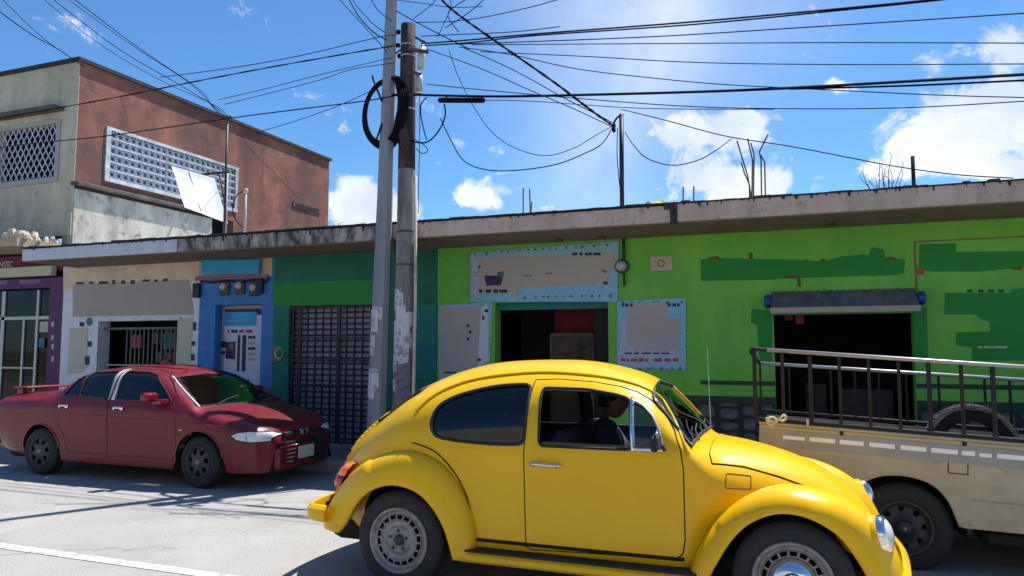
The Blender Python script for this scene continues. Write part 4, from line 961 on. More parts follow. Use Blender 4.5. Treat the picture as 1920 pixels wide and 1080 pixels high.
def wheel(parent, x, y, z, r, w, rimr, mk, side=-1, steer=0, name='wheel', label=None):
    e = bpy.data.objects.new(name, None); COL.objects.link(e); e.parent = parent; e.location = (x, y, z); e.rotation_euler = (0, 0, steer)
    if label: e['label'] = label
    link('tyre', tyre_mesh(r, w, rimr), e); b = MB(); b.lathe([(.001, 0), (rimr - .03, 0), (rimr, -w * .42 * 1), (rimr, w * .4)], (0, 0, 0), 'y', 32); b.build('drum', 'black', e, local=True)
    mk(e, side, w, rimr); return e
def wheelhouse(parent, x, zc, r, y0, y1):
    b = MB(); n = 20; vs = []
    for k in range(n + 1):
        a = radians(-4 + 188 * k / n)
        for y in (y0, y1): vs.append((x + r * cos(a), y, zc + r * sin(a)))
    b.add(vs, [(2 * k, 2 * k + 2, 2 * k + 3, 2 * k + 1) for k in range(n)], True); vb = [v for v in vs if v[1] == (y1 if y0 * y0 < y1 * y1 and y0 > 0 else y1)]
    return b.build('wheelhouse', 'black', parent, local=True)
# ================================================================== the yellow car
YC = 5.04; XB = -2.436
bug = thing('small_car', 'bright yellow rounded old two-door car with grey steel wheels driving past in front', 'car', (XB, YC, 0))
bs = Surf([(-.765, .42), (-.775, .52), (-.765, .62), (-.735, .73), (-.66, .86), (-.551, .965), (-.321, 1.13), (-.097, 1.275), (.167, 1.385), (.464, 1.448), (.869, 1.466), (1.14, 1.452), (1.40, 1.395), (1.56, 1.325), (1.66, 1.225), (1.76, 1.10), (1.845, .992), (1.92, .968), (2.118, .945), (2.372, .882), (2.60, .782), (2.76, .650), (2.85, .515), (2.895, .40), (2.91, .33)],
          wb=[(-.78, .34), (-.6, .48), (-.3, .60), (0, .655), (.4, .675), (1.2, .675), (1.75, .655), (1.95, .58), (2.3, .46), (2.7, .37), (2.94, .26)],
          zb=[(-.78, .42), (-.6, .60), (-.3, .80), (0, .90), (1.8, .92), (1.95, .74), (2.4, .60), (2.94, .30)],
          zs=[(-.78, .36), (-.5, .30), (3, .30)], ys=[(-.78, .30), (-.5, .45), (0, .63), (.4, .655), (1.75, .645), (2.0, .55), (2.4, .44), (2.94, .24)],
          lean=[(-.78, .02), (0, .06), (.5, .10), (1.5, .09), (1.9, .02), (2.94, .02)], mexp=[(-.78, 2.1), (0, 2.6), (.8, 3.3), (1.5, 3.6), (1.72, 4.4), (1.86, 4), (2.0, 2.6), (2.94, 2.1)],
          nexp=[(-.78, 2.1), (0, 2.2), (1.5, 2.3), (1.72, 3.0), (1.9, 2.6), (2.94, 2.1)])
DOOR = [(.846, 1.343), (1.0, 1.350), (1.228, 1.336), (1.40, 1.310), (1.508, 1.278), (1.60, 1.23), (1.68, 1.165), (1.748, 1.065), (1.79, .965), (1.806, .85), (1.808, .45), (1.795, .375), (1.76, .345), (.88, .318), (.846, .33), (.838, .9)]
QW = catmull([(.182, 1.12), (.22, 1.178), (.34, 1.238), (.558, 1.293), (.75, 1.312), (.815, 1.305), (.835, 1.26), (.838, 1.02), (.825, .965), (.77, .949), (.535, .946), (.27, .965), (.20, 1.0), (.176, 1.055), (.182, 1.12)], 4)[:-1]
DWIN = rnd_poly([(.914, 1.296), (1.20, 1.292), (1.395, 1.262), (1.482, 1.235), (1.512, .950), (.935, .948)], .035)
VENT = rnd_poly([(1.494, 1.230), (1.56, 1.20), (1.62, 1.145), (1.665, 1.07), (1.690, .968), (1.690, .955), (1.524, .952)], .02)
WS = [('c', 1.565), ('y', 1.585, .30), ('y', 1.61, .455), ('y', 1.68, .50), ('y', 1.76, .53), ('y', 1.825, .55), ('y', 1.838, .50), ('c', 1.842)]
RW = [('c', -.02), ('y', -.03, .33), ('y', -.09, .39), ('y', -.30, .41), ('y', -.37, .36), ('c', -.385)]
HOOD = [('c', 1.93), ('y', 1.93, .46), (1.95, .87), (2.12, .85), (2.32, .795), (2.57, .705), (2.72, .61), (2.82, .47), ('c', 2.88)]
def arc(cx, cz, r, a0, a1, n=16): return [(cx + r * cos(radians(a0 + (a1 - a0) * k / n)), cz + r * sin(radians(a0 + (a1 - a0) * k / n))) for k in range(n + 1)]
outer = [('c', -.764), ('s', -.764)] + [('s', -.45)] + arc(0, .31, .40, 178, 2) + [('s', .45)] + [('s', 1.9)] + arc(2.381, .31, .40, 178, 2) + [('s', 2.9), ('c', 2.93)]
skinobj('body', region(bs, outer, [DOOR, QW, WS, RW, HOOD][:2] + [], .035), 'yellow', bug) if False else None
# body = everything but doors, glass and hood (hood and windscreen openings touch the centre line, so the outline is cut)
outer2 = [('s', -.762), ('s', -.45)] + arc(0, .31, .40, 176, 4) + [('s', .45), ('s', 1.93)] + arc(2.381, .31, .40, 176, 4) + [('s', 2.86), ('s', 2.907), ('c', 2.907), ('c', 2.883)] + HOOD[1:-1][::-1] + [('c', 1.925), ('c', 1.846)] + WS[1:-1][::-1] + [('c', 1.561), ('c', -.016)] + RW[1:-1] + [('c', -.389), ('c', -.762)]
body = skinobj('body', region(bs, outer2, [DOOR, QW], .032, both=True), 'yellow', bug)
skinobj('body_lining', region(bs, outer2, [DOOR, QW], .06, off=-.022, both=True), 'seat', bug)
sh = lambda poly, dx: [(a + (dx if a < 1.3 else -dx), b + (dx if b < .9 else -dx)) for a, b in poly]
for sd in (1, -1):
    dr = skinobj('door', region(bs, sh(DOOR, .004), [DWIN, VENT], .032, off=.001, mirror=sd < 0), 'yellow', bug, 'yellow passenger-side door' if sd > 0 else 'far door')
    skinobj('door_lining', region(bs, sh(DOOR, .012), [DWIN, VENT], .06, off=-.03, mirror=sd < 0), 'seat', dr)
    if sd > 0:
        seam('vent_frame', bs, VENT, .009, 'alu', dr, True, .002, 1)
        seam('vent_post', bs, [(1.487, 1.24), (1.518, .945)], .013, 'chrome', dr, False, .004, 1)
        seam('vent_sill', bs, [(1.525, .953), (1.69, .955)], .011, 'chrome', dr, False, .004, 1)
        skinobj('glass', region(bs, VENT, (), .05, off=-.006), 'glass_mid', dr)
        skinobj('glass', region(bs, [(.93, .952), (1.505, .952), (1.504, .975), (.93, .975)], (), .05, off=-.012), 'glass_mid', dr)
        b = MB(); z = .835; b.tube([(.885, -.695, z + .004), (.93, -.705, z + .006), (1.02, -.712, z + .004), (1.085, -.700, z - .002)], [.008, .011, .010, .006], 8); b.lathe([(.001, -.03), (.016, -.03), (.02, 0)], (.905, -.672, z + .004), 'y', 12); b.lathe([(.001, -.03), (.012, -.03), (.014, 0)], (1.06, -.675, z), 'y', 12); b.build('handle', 'chrome', dr, local=True)
    else:
        seam('vent_post', bs, [(1.487, 1.24), (1.518, .945)], .012, 'chrome', dr, False, .002, -1)
    seam('door_gap', bs, DOOR, .0045, 'black', bug, True, -.002, sd)
    seam('window_seal', bs, QW, .011, 'rubber', bug, True, .001, sd); seam('window_seal', bs, DWIN, .009, 'rubber', dr, True, .001, sd)
    skinobj('quarter_glass', region(bs, QW, (), .04, off=-.006, mirror=sd < 0), 'glass_dark' if sd > 0 else 'glass_mid', bug)
    seam('drip_rail', bs, [(.03, 1.12), (.10, 1.20), (.22, 1.275), (.45, 1.345), (.85, 1.385), (1.2, 1.37), (1.45, 1.325), (1.60, 1.262), (1.69, 1.165), (1.77, 1.05), (1.835, .93)], .008, 'yellow', bug, False, .006, sd, smooth=4)
    seam('hood_gap', bs, [(1.955, .872), (2.12, .85), (2.32, .795), (2.57, .705), (2.72, .61), (2.82, .47)], .004, 'black', bug, False, .0, sd, smooth=3)
    skinobj('windshield', region(bs, WS, (), .04, off=-.004, mirror=sd < 0), 'glass_clear', bug) if False else None
ws_ = region(bs, WS, (), .04, off=-.004, both=True); skinobj('windshield', ws_, 'glass_clear', bug)
skinobj('rear_glass', region(bs, RW, (), .04, off=-.004, both=True), 'glass_mid', bug)
skinobj('hood', region(bs, [('c', 1.932), ('y', 1.932, .455), (1.953, .874), (2.12, .853), (2.32, .798), (2.57, .708), (2.72, .613), (2.815, .47), ('c', 2.877)], (), .032, off=.006, both=True), 'yellow', bug)
for nm, pl, rr, mm in (('windshield_seal', WS, .011, 'rubber'), ('rear_glass_seal', RW, .010, 'rubber')):
    for sd in (1, -1): loop3(nm, bs, pl, rr, mm, bug, sd)
    if nm[0] == 'w': loop3('windshield_trim', bs, pl, .005, 'chrome', bug, 1, off=.013)
# windscreen wipers
for ya, yb in ((-.34, -.02), (.12, .44)):
    q = [bs.pos(np.array([bs.inv(('y', x, abs(y)))[0]]), np.array([bs.inv(('y', x, abs(y)))[1]]))[0] for x, y in ((1.855, ya), (1.815, ya * .6 + yb * .4), (1.80, yb))]
    q = [Vector((p[0] + .008, y, p[2] + .010)) for p, y in zip(q, (ya, ya * .6 + yb * .4, yb))]; b = MB(); b.tube(q, .005, 5); b.build('wiper', 'rubber', bug, local=True)
# wings
RO = [(-.645, .33), (-.615, .45), (-.52, .60), (-.35, .75), (-.14, .845), (.06, .868), (.24, .82), (.37, .71), (.46, .56), (.505, .40), (.515, .235)]
RL = [(-.47, .315), (-.40, .40), (-.335, .505), (-.235, .60), (-.11, .655), (.02, .664), (.15, .628), (.25, .55), (.33, .44), (.375, .33), (.405, .235)]
FO = [(1.83, .27), (1.88, .40), (1.97, .55), (2.10, .685), (2.25, .765), (2.40, .788), (2.56, .762), (2.70, .705), (2.81, .62), (2.885, .50), (2.93, .38), (2.94, .28)]
FL = [(1.93, .265), (1.985, .37), (2.065, .50), (2.16, .60), (2.28, .66), (2.39, .672), (2.50, .645), (2.61, .575), (2.69, .47), (2.745, .37), (2.775, .29)]
for sd in (1, -1):
    fender(RO, RL, lambda x: .50 if x < -.45 else .52 + min(.13, max(0, (x + .45) * .25)), lambda x: .765 - .05 * max(0, -x - .30) / .4, 'yellow', bug, 'rear_fender', sd, dip=.30)
    fender(FO, FL, lambda x: .60 - .30 * max(0, (x - 1.88)) / 1.0, lambda x: .765 - .05 * max(0, x - 2.60) / .33, 'yellow', bug, 'front_fender', sd, dip=.75)
    seam('fender_gap', bs, [(.50, .40), (.455, .60), (.36, .76), (.22, .88), (.05, .925)], .004, 'black', bug, False, .004, sd, smooth=3)
# running boards, sills, chassis
for sd in (1, -1):
    b = MB(); b.cbox((.40, -.752 if sd > 0 else .60, .222), (1.93, -.60 if sd > 0 else .752, .285), .018); b.build('running_board', 'yellow', bug, local=True)
    b = MB(); b.cbox((.42, -.75 if sd > 0 else .60, .286), (1.91, -.60 if sd > 0 else .75, .301), .004); b.build('running_board_mat', 'rubber', bug, local=True)
b = MB(); b.cbox((-.70, -.46, .20), (2.85, .46, .36), .03); b.box((.42, -.60, .19), (1.95, .60, .32)); b.build('chassis', 'black', bug, local=True)
for x in (0.0, 2.381):
    wheelhouse(bug, x, .32, .40, -.50, .50)
    b = MB(); b.tube([(x, -.62, .31), (x, .62, .31)], .035, 8); b.build('axle', 'black', bug, local=True)
b = MB(); b.box((.72, -.60, .30), (1.78, -.585, .315)); b.build('sill_trim', 'rust', bug, local=True)
# stripe line along the sill
seam('sill_stripe', bs, [(.52, .345), (1.80, .345)], .012, 'black', bug, False, .0, 1)
# wheels
def bugrim(hub):
    def f(e, side, w, rr):
        o = -w * .5
        b = MB(); polar_disc(b, [(rr + .014, o + .006), (rr + .010, o - .010), (rr - .002, o - .012), (rr - .012, o + .006), (rr - .022, o + .016), (rr - .034, o + .018)]); b.build('rim_ring', 'rim_grey', e, local=True)
        b = MB(); polar_disc(b, [(rr - .030, o + .020), (rr - .040, o + .008), (rr - .062, o + .004), (rr - .074, o + .014), (rr - .090, o + .020), (.085, o + .012), (.078, o + .004), (.060, o + .002), (.052, o + .010), (.03, o + .014)], {1: (18, .55, 0)}, 72); b.build('rim_disc', 'rim_grey', e, local=True)
        if hub:
            b = MB(); b.lathe([(.001, o - .050), (.04, o - .048), (.08, o - .038), (.105, o - .018), (.118, o + .01)], (0, 0, 0), 'y', 32); b.build('hub_cap', 'chrome', e, local=True)
            q = MB(); q.lathe([(.050, o - .052), (.058, o - .050), (.058, o - .040), (.050, o - .040)], (0, 0, 0), 'y', 28)
            for (x0, z0, x1, z1) in ((-.035, .038, 0, .0), (.035, .038, 0, .0), (-.045, .012, -.018, -.04), (-.018, -.04, 0, 0), (0, 0, .018, -.04), (.018, -.04, .045, .012)): q.tube([(x0, o - .051, z0), (x1, o - .051, z1)], .005, 5)
            q.build('hub_emblem', 'ink', e, local=True)
        else:
            b = MB(); b.lathe([(.001, o - .012), (.02, o - .010), (.032, o), (.036, o + .02)], (0, 0, 0), 'y', 20); b.build('hub', 'rim_dark', e, local=True)
        b = MB()
        for k in range(5): a = 2 * pi * k / 5 + .3; b.lathe([(.001, o - .008), (.009, o - .008), (.011, o + .006)], (.062 * cos(a), 0, .062 * sin(a)), 'y', 6, False)
        b.build('wheel_bolts', 'rim_dark', e, local=True)
    return f
for x in (0, 2.381):
    for sd in (1, -1): wheel(bug, x, -.665 * sd, .312, .312, .155, .197, bugrim(x > 1), steer=0 if sd > 0 else pi)
# lamps
for sd in (1, -1):
    q = MB(); cz, cx, cy = .565, 2.825, -.59 * sd; rot = Matrix.Rotation(radians(12), 3, 'Y') @ Matrix.Rotation(0, 3, 'Z')
    def orient(bb, c):
        bb.v = [tuple(Matrix.Rotation(radians(-13 * sd), 3, 'Z') @ Matrix.Rotation(radians(-14), 3, 'Y') @ (Vector(v)) + Vector(c)) for v in bb.v]; return bb
    b = MB(); b.lathe([(.078, .040), (.088, .036), (.096, .022), (.098, -.01)], (0, 0, 0), 'x', 28); orient(b, (cx, cy, cz)).build('headlight_bezel', 'chrome', bug, local=True)
    b = MB(); b.lathe([(.001, .060), (.04, .055), (.065, .045), (.080, .034)], (0, 0, 0), 'x', 28); orient(b, (cx, cy, cz)).build('headlight', 'lamp_white', bug, local=True)
    b = MB(); b.lathe([(.001, .0), (.099, .0), (.102, -.05), (.09, -.16), (.05, -.22)], (0, 0, 0), 'x', 24); orient(b, (cx, cy, cz)).build('headlight_bucket', 'yellow', bug, local=True)
    b = MB(); n = 18; a0 = MB(); 
    for nm, z0, z1, mm in (('tail_lamp', .675, .755, 'orange_lens'), ('tail_lamp', .595, .674, 'red_lens')):
        b = MB(); vs = []
        for k in range(9):
            a = pi * k / 8
            for z in (z0, (z0 + z1) / 2, z1):
                xo = -.565 - .75 * (.72 - z) * -1 * .0
                slope = (z - .595) * .62
                rr_ = 1 if z0 < z < z1 or (z == z1 and z1 < .70) or (z == z0 and z0 > .65) else .72
                vs.append((-.53 + slope - .105 * sin(a) * rr_, (-.555 + .085 * cos(a) * rr_) * sd, z))
        b.add(vs, [(k * 3 + j, (k + 1) * 3 + j, (k + 1) * 3 + j + 1, k * 3 + j + 1) for k in range(8) for j in range(2)] + [tuple(k * 3 + 2 for k in range(9)), tuple(k * 3 for k in range(8, -1, -1))], True)
        b.build(nm, mm, bug, local=True)
    b = MB(); b.cbox((2.42, -.66 * sd - .03, .84), (2.53, -.66 * sd + .03, .87), .012); b.build('indicator', 'orange_lens', bug, local=True) if False else None
# bumpers
def bumper(pts, h, t, m, nm):
    pa = smoothpath(pts, 6); b = MB(); vs = []
    for i, p in enumerate(pa):
        d = (pa[min(i + 1, len(pa) - 1)] - pa[max(i - 1, 0)]).normalized(); nrm = Vector((d.y, -d.x, 0))
        for (o, z) in ((-t, -h * .5), (-t * .2, -h * .5), (t, -h * .28), (t * 1.15, 0), (t, h * .28), (-t * .2, h * .5), (-t, h * .5)): vs.append(p + nrm * o + Vector((0, 0, z)))
    n = 7; N_ = len(pa); b.add(vs, [(i * n + k, i * n + (k + 1) % n, (i + 1) * n + (k + 1) % n, (i + 1) * n + k) for i in range(N_ - 1) for k in range(n)] + [tuple(range(n)), tuple((N_ - 1) * n + k for k in range(n - 1, -1, -1))], False)
    return bevel(b.build(nm, m, bug, local=True), .006, 2)
bumper([(-.56, .735, .43), (-.68, .715, .43), (-.75, .62, .43), (-.80, .3, .43), (-.81, 0, .43), (-.80, -.3, .43), (-.75, -.62, .43), (-.68, -.715, .43), (-.56, -.735, .43)], .115, .02, 'yellow', 'rear_bumper')
bumper([(2.82, -.70, .305), (2.90, -.66, .31), (2.945, -.55, .32), (2.985, 0, .33), (2.945, .55, .32), (2.90, .66, .31), (2.82, .70, .305)], .10, .02, 'yellow', 'front_bumper')
b = MB()
b.box((-.76, -.45, .34), (-.64, .45, .45)); b.build('rear_apron', 'black', bug, local=True)
for y in (-.42, .42):
    b = MB(); b.box((2.80, y - .03, .34), (2.93, y + .03, .40)); b.build('bumper_bracket', 'black', bug, local=True)
# lid ribs, hinges
for k in range(10):
    x = -.40 - .033 * k; u, t = bs.inv(('c', x)); p0 = bs.pos(np.array([u]), np.array([1.0]))[0]; n0 = bs.nor(np.array([u]), np.array([.995]))[0]
    b = MB(); w = .26; pts = [bs.pos(np.array([u]), np.array([bs.inv(('y', x, y))[1]]))[0] + bs.nor(np.array([u]), np.array([.99]))[0] * .006 for y in (.26, .18, .09, .001)]
    pl = [Vector(p) for p in pts] + [Vector((p[0], -p[1], p[2])) for p in pts[::-1]]; b.tube(pl, .011, 6); b.build('lid_rib', 'yellow', bug, local=True)
# mirror, flap, badge, antenna
b = MB(); b.cbox((1.655, -.86, .965), (1.695, -.70, 1.06), .014); bevel(b.build('mirror', 'rubber', bug, local=True), .008)
b = MB(); b.tube([(1.70, -.655, .96), (1.70, -.70, .98), (1.68, -.72, 1.0)], .011, 8); b.build('mirror_stay', 'rubber', bug, local=True)
b = MB(); b.tube([(1.665, -.68, 1.075), (1.69, -.86, 1.07)], .006, 6); b.build('mirror_cap', 'chrome', bug, local=True)
FLAP = rnd_poly([(2.03, .822), (2.165, .805), (2.165, .735), (2.03, .742)], .012)
seam('fuel_flap_gap', bs, FLAP, .0025, 'black', bug, True, .0, 1)
b = MB(); b.tube([(1.83, .60, .98), (1.815, .62, 1.55)], .003, 5); b.build('aerial', 'alu', bug, local=True)
# inside
def seat_(x, y, par):
    s_ = MB(); s_.cbox((x - .25, y - .25, .36), (x + .25, y + .25, .52), .05); bevel(s_.build('seat_cushion', 'seat', par, local=True), .03)
    s_ = MB(); s_.cbox((x - .34, y - .24, .50), (x - .20, y + .24, 1.02), .05); o_ = bevel(s_.build('seat_back', 'seat', par, local=True), .03)
for y in (-.30, .30): seat_(1.28, y, bug)
b = MB(); b.cbox((.22, -.55, .36), (.62, .55, .56), .05); b.cbox((.12, -.55, .5), (.26, .55, .98), .05); bevel(b.build('rear_seat', 'seat', bug, local=True), .03)
b = MB(); b.cbox((1.70, -.54, .78), (1.81, .54, .94), .02); b.build('dashboard', 'rubber', bug, local=True)
b = MB(); b.tube([(1.62 + .07 * sin(a), .30 + .185 * cos(a), .93 + .17 * sin(a)) for a in [2 * pi * k / 24 for k in range(24)]], .012, 6, closed=True); b.tube([(1.62, .30, .93), (1.78, .30, .80)], .018, 6)
for a in (0, 2.1, 4.2): b.tube([(1.62, .30, .93), (1.62 + .07 * sin(a), .30 + .18 * cos(a), .93 + .17 * sin(a))], .008, 5)
b.build('steering_wheel', 'rubber', bug, local=True)
# ---- driver
def skinchain(name, joints, edges, m, parent, sub=1, root=0):
    me = bpy.data.meshes.new(name); me.from_pydata([j[:3] for j in joints], edges, []); o = link(name, me, parent)
    md = o.modifiers.new('skin', 'SKIN'); md.use_smooth_shade = True
    if not me.skin_vertices: 
        bm = bmesh.new(); bm.from_mesh(me); bm.verts.layers.skin.verify(); bm.to_mesh(me); bm.free()
    for i, j in enumerate(joints): me.skin_vertices[0].data[i].radius = (j[3], j[4] if len(j) > 4 else j[3]); me.skin_vertices[0].data[i].use_root = (i == root)
    ss = o.modifiers.new('sub', 'SUBSURF'); ss.levels = ss.render_levels = sub
    me.materials.append(M[m]); return o
drv = thing('person', 'dark-haired driver in a dark shirt holding the steering wheel of the yellow car', 'person', (XB + 1.15, YC + .30, .50))
J = [(0, 0, .0, .15, .17), (-.03, 0, .18, .14, .17), (-.05, 0, .36, .13, .18), (-.03, 0, .47, .08, .12), (-.0, 0, .54, .052), (-.03, -.19, .43, .062), (.10, -.25, .24, .048), (.30, -.17, .37, .036), (.375, -.14, .44, .030),
     (-.03, .19, .43, .062), (.10, .25, .24, .048), (.30, .17, .37, .036), (.375, .14, .44, .030), (.22, -.10, .02, .085), (.44, -.12, .06, .07), (.22, .10, .02, .085), (.44, .12, .06, .07), (.60, -.12, -.22, .05), (.60, .12, -.22, .05)]
skinchain('body', J, [(0, 1), (1, 2), (2, 3), (3, 4), (2, 5), (5, 6), (6, 7), (7, 8), (2, 9), (9, 10), (10, 11), (11, 12), (0, 13), (13, 14), (0, 15), (15, 16), (14, 17), (16, 18)], 'shirt', drv, 2)
b = MB(); hp = []
for i in range(13):
    ph = pi * i / 12; z = .12 * cos(ph); r = .12 * sin(ph)
    for k in range(18):
        a = 2 * pi * k / 18; x = cos(a) * r * .82; y = sin(a) * r * .64
        if x > 0 and z < -.02: x *= .92; 
        if abs(y) < .02 and x > .04 and -.045 < z < .03: x += .018 * (1 - (z + .01) / .05 if z > -.01 else 1)
        if z < -.03: x = x * .95 + .008
        hp.append((x + .03, y, z + .66))
b.add(hp, [(i * 18 + k, i * 18 + (k + 1) % 18, (i + 1) * 18 + (k + 1) % 18, (i + 1) * 18 + k) for i in range(12) for k in range(18)], True)
for s_ in (-1, 1):
    b.lathe([(.001, -.01), (.018, -.006), (.02, .004)], (.02, s_ * .078, .655), 'y', 10)
b.build('head', 'skin', drv, local=True)
b = MB(); hp = []
for i in range(8):
    ph = pi * .62 * i / 7; z = .128 * cos(ph); r = .128 * sin(ph)
    for k in range(18):
        a = 2 * pi * k / 18; x = cos(a) * r * .84; x = min(x, .055 if z > .02 else .0); hp.append((x + .022, sin(a) * r * .68, z + .668))
b.add(hp, [(i * 18 + k, i * 18 + (k + 1) % 18, (i + 1) * 18 + (k + 1) % 18, (i + 1) * 18 + k) for i in range(7) for k in range(18)], True); b.build('hair', 'hair', drv, local=True)
b = MB(); b.tube([(.105, -.03, .668), (.11, -.028, .668)], .007, 6); b.tube([(.105, .03, .668), (.11, .028, .668)], .007, 6); b.tube([(.108, -.02, .60), (.112, 0, .598), (.108, .02, .60)], .005, 5); b.build('face_features', 'hair', drv, local=True)
for s_ in (-1, 1):
    base = Vector((.375, .14 * s_, .44)); hj = [(*base, .026, .018), (*(base + Vector((.04, -.005 * s_, .03))), .034, .016)]; he = [(0, 1)]
    o_ = skinchain('hand', hj + [(*(base + Vector((.055, .02 * s_, .045))), .01), (*(base + Vector((.045, .035 * s_, .07))), .009)], [(0, 1), (1, 2), (2, 3)], 'skin', drv, 1)
    for q in range(4):
        a = (q - 1.5) * .016; L_ = (.030, .034, .032, .026)[q]
        fj = [(*(base + Vector((.05, a, .035))), .010), (*(base + Vector((.05 + L_ * .9, a, .050))), .009), (*(base + Vector((.06 + L_ * .9, a, .03))), .008), (*(base + Vector((.045 + L_ * .5, a, .012))), .0075)]
        skinchain('finger', fj, [(0, 1), (1, 2), (2, 3)], 'skin', drv, 1)
b = MB(); b.cbox((.30, -.185, .345), (.345, -.12, .42), .01); b.build('cuff', 'white_paint', drv, local=True)

# ================================================================== the red saloon
YR = 7.45; XR_ = -8.86; GR = gz(7.5) + .012
red = thing('saloon_car', 'dusty dark red four-door saloon with a rear spoiler parked along the kerb', 'car', (XR_, YR, GR))
rs = Surf([(-.945, .40), (-.955, .60), (-.948, .83), (-.93, .935), (-.87, .985), (-.55, 1.005), (-.15, 1.012), (.0, 1.015), (.15, 1.10), (.38, 1.25), (.55, 1.315), (.85, 1.348), (1.2, 1.352), (1.55, 1.325), (1.80, 1.265), (2.0, 1.155), (2.2, 1.03), (2.40, .925), (2.48, .895), (2.7, .868), (2.95, .812), (3.12, .755), (3.24, .69), (3.305, .60), (3.33, .45), (3.335, .32)],
          wb=[(-.96, .76), (-.8, .81), (-.3, .825), (.4, .84), (1.8, .84), (2.7, .83), (3.0, .79), (3.2, .70), (3.34, .50)],
          zb=[(-.96, .74), (-.3, .80), (.1, .86), (2.3, .84), (2.6, .68), (3.2, .58), (3.43, .45)],
          zs=[(-.96, .30), (-.5, .26), (0, .20), (2.6, .19), (3.43, .20)], ys=[(-.96, .64), (-.5, .76), (.4, .80), (2.8, .80), (3.2, .72), (3.43, .50)],
          lean=[(-.96, .02), (-.2, .05), (.2, .17), (.6, .20), (1.7, .20), (2.1, .15), (2.45, .04), (3.43, .03)], mexp=[(-.96, 4), (-.1, 5), (.15, 8), (.8, 11), (1.6, 11), (2.2, 9), (2.5, 5), (2.8, 4.6), (3.43, 3)],
          nexp=[(-.96, 3), (-.1, 2.8), (.4, 2.0), (1.7, 2.0), (2.4, 2.4), (2.8, 2.6), (3.43, 2.3)])
RD = [(.50, 1.302), (1.115, 1.325), (1.125, .95), (1.13, .29), (1.10, .25), (.48, .25), (.46, .38), (.42, .50), (.30, .64), (.24, .80), (.26, .99), (.34, 1.12)]
FD = [(1.135, 1.325), (1.50, 1.312), (1.70, 1.278), (1.90, 1.17), (2.12, 1.01), (2.19, .93), (2.20, .80), (2.20, .30), (2.17, .25), (1.15, .25)]
RWN = rnd_poly([(.575, 1.270), (1.045, 1.292), (1.095, .965), (.60, .985)], .03); QWN = rnd_poly([(.40, 1.13), (.545, 1.262), (.565, .99), (.32, .99)], .025)
FWN = rnd_poly([(1.165, 1.292), (1.50, 1.282), (1.66, 1.248), (1.86, 1.12), (2.05, .975), (2.06, .945), (1.215, .955)], .03)
RWS = [('c', 1.83), ('y', 1.84, .50), ('y', 1.95, .545), ('y', 2.10, .58), ('y', 2.25, .62), ('y', 2.40, .665), ('c', 2.455)]
RRG = [('c', .36), ('y', .35, .46), ('y', .05, .60), ('y', .0, .60), ('c', -.02)]
HL = [(2.96, .605), (3.03, .64), (3.15, .65), (3.27, .635), (3.305, .60), (3.305, .53), (3.16, .53), (3.02, .555)]
def cut_c(seq): return seq
outr = [('s', -.94), ('s', -.33)] + arc(0, .30, .335, 170, 10) + [('s', .36), ('s', 2.15)] + arc(2.53, .30, .345, 170, 10) + [('s', 2.92), ('s', 3.33), ('c', 3.33), ('c', 2.459)] + RWS[1:-1][::-1] + [('c', 1.826), ('c', .364)] + RRG[1:-1] + [('c', -.024), ('c', -.94)]
skinobj('body', region(rs, outr, [RD, FD, HL], .04, both=True), 'red_paint_dusty', red)
skinobj('body_lining', region(rs, outr, [RD, FD, HL], .07, off=-.03, both=True), 'seat', red)
shr = lambda poly, d=.004: [(a + (d if a < c_ else -d), b + (d if b < .8 else -d)) for a, b in poly for c_ in (sum(p[0] for p in poly) / len(poly),)]
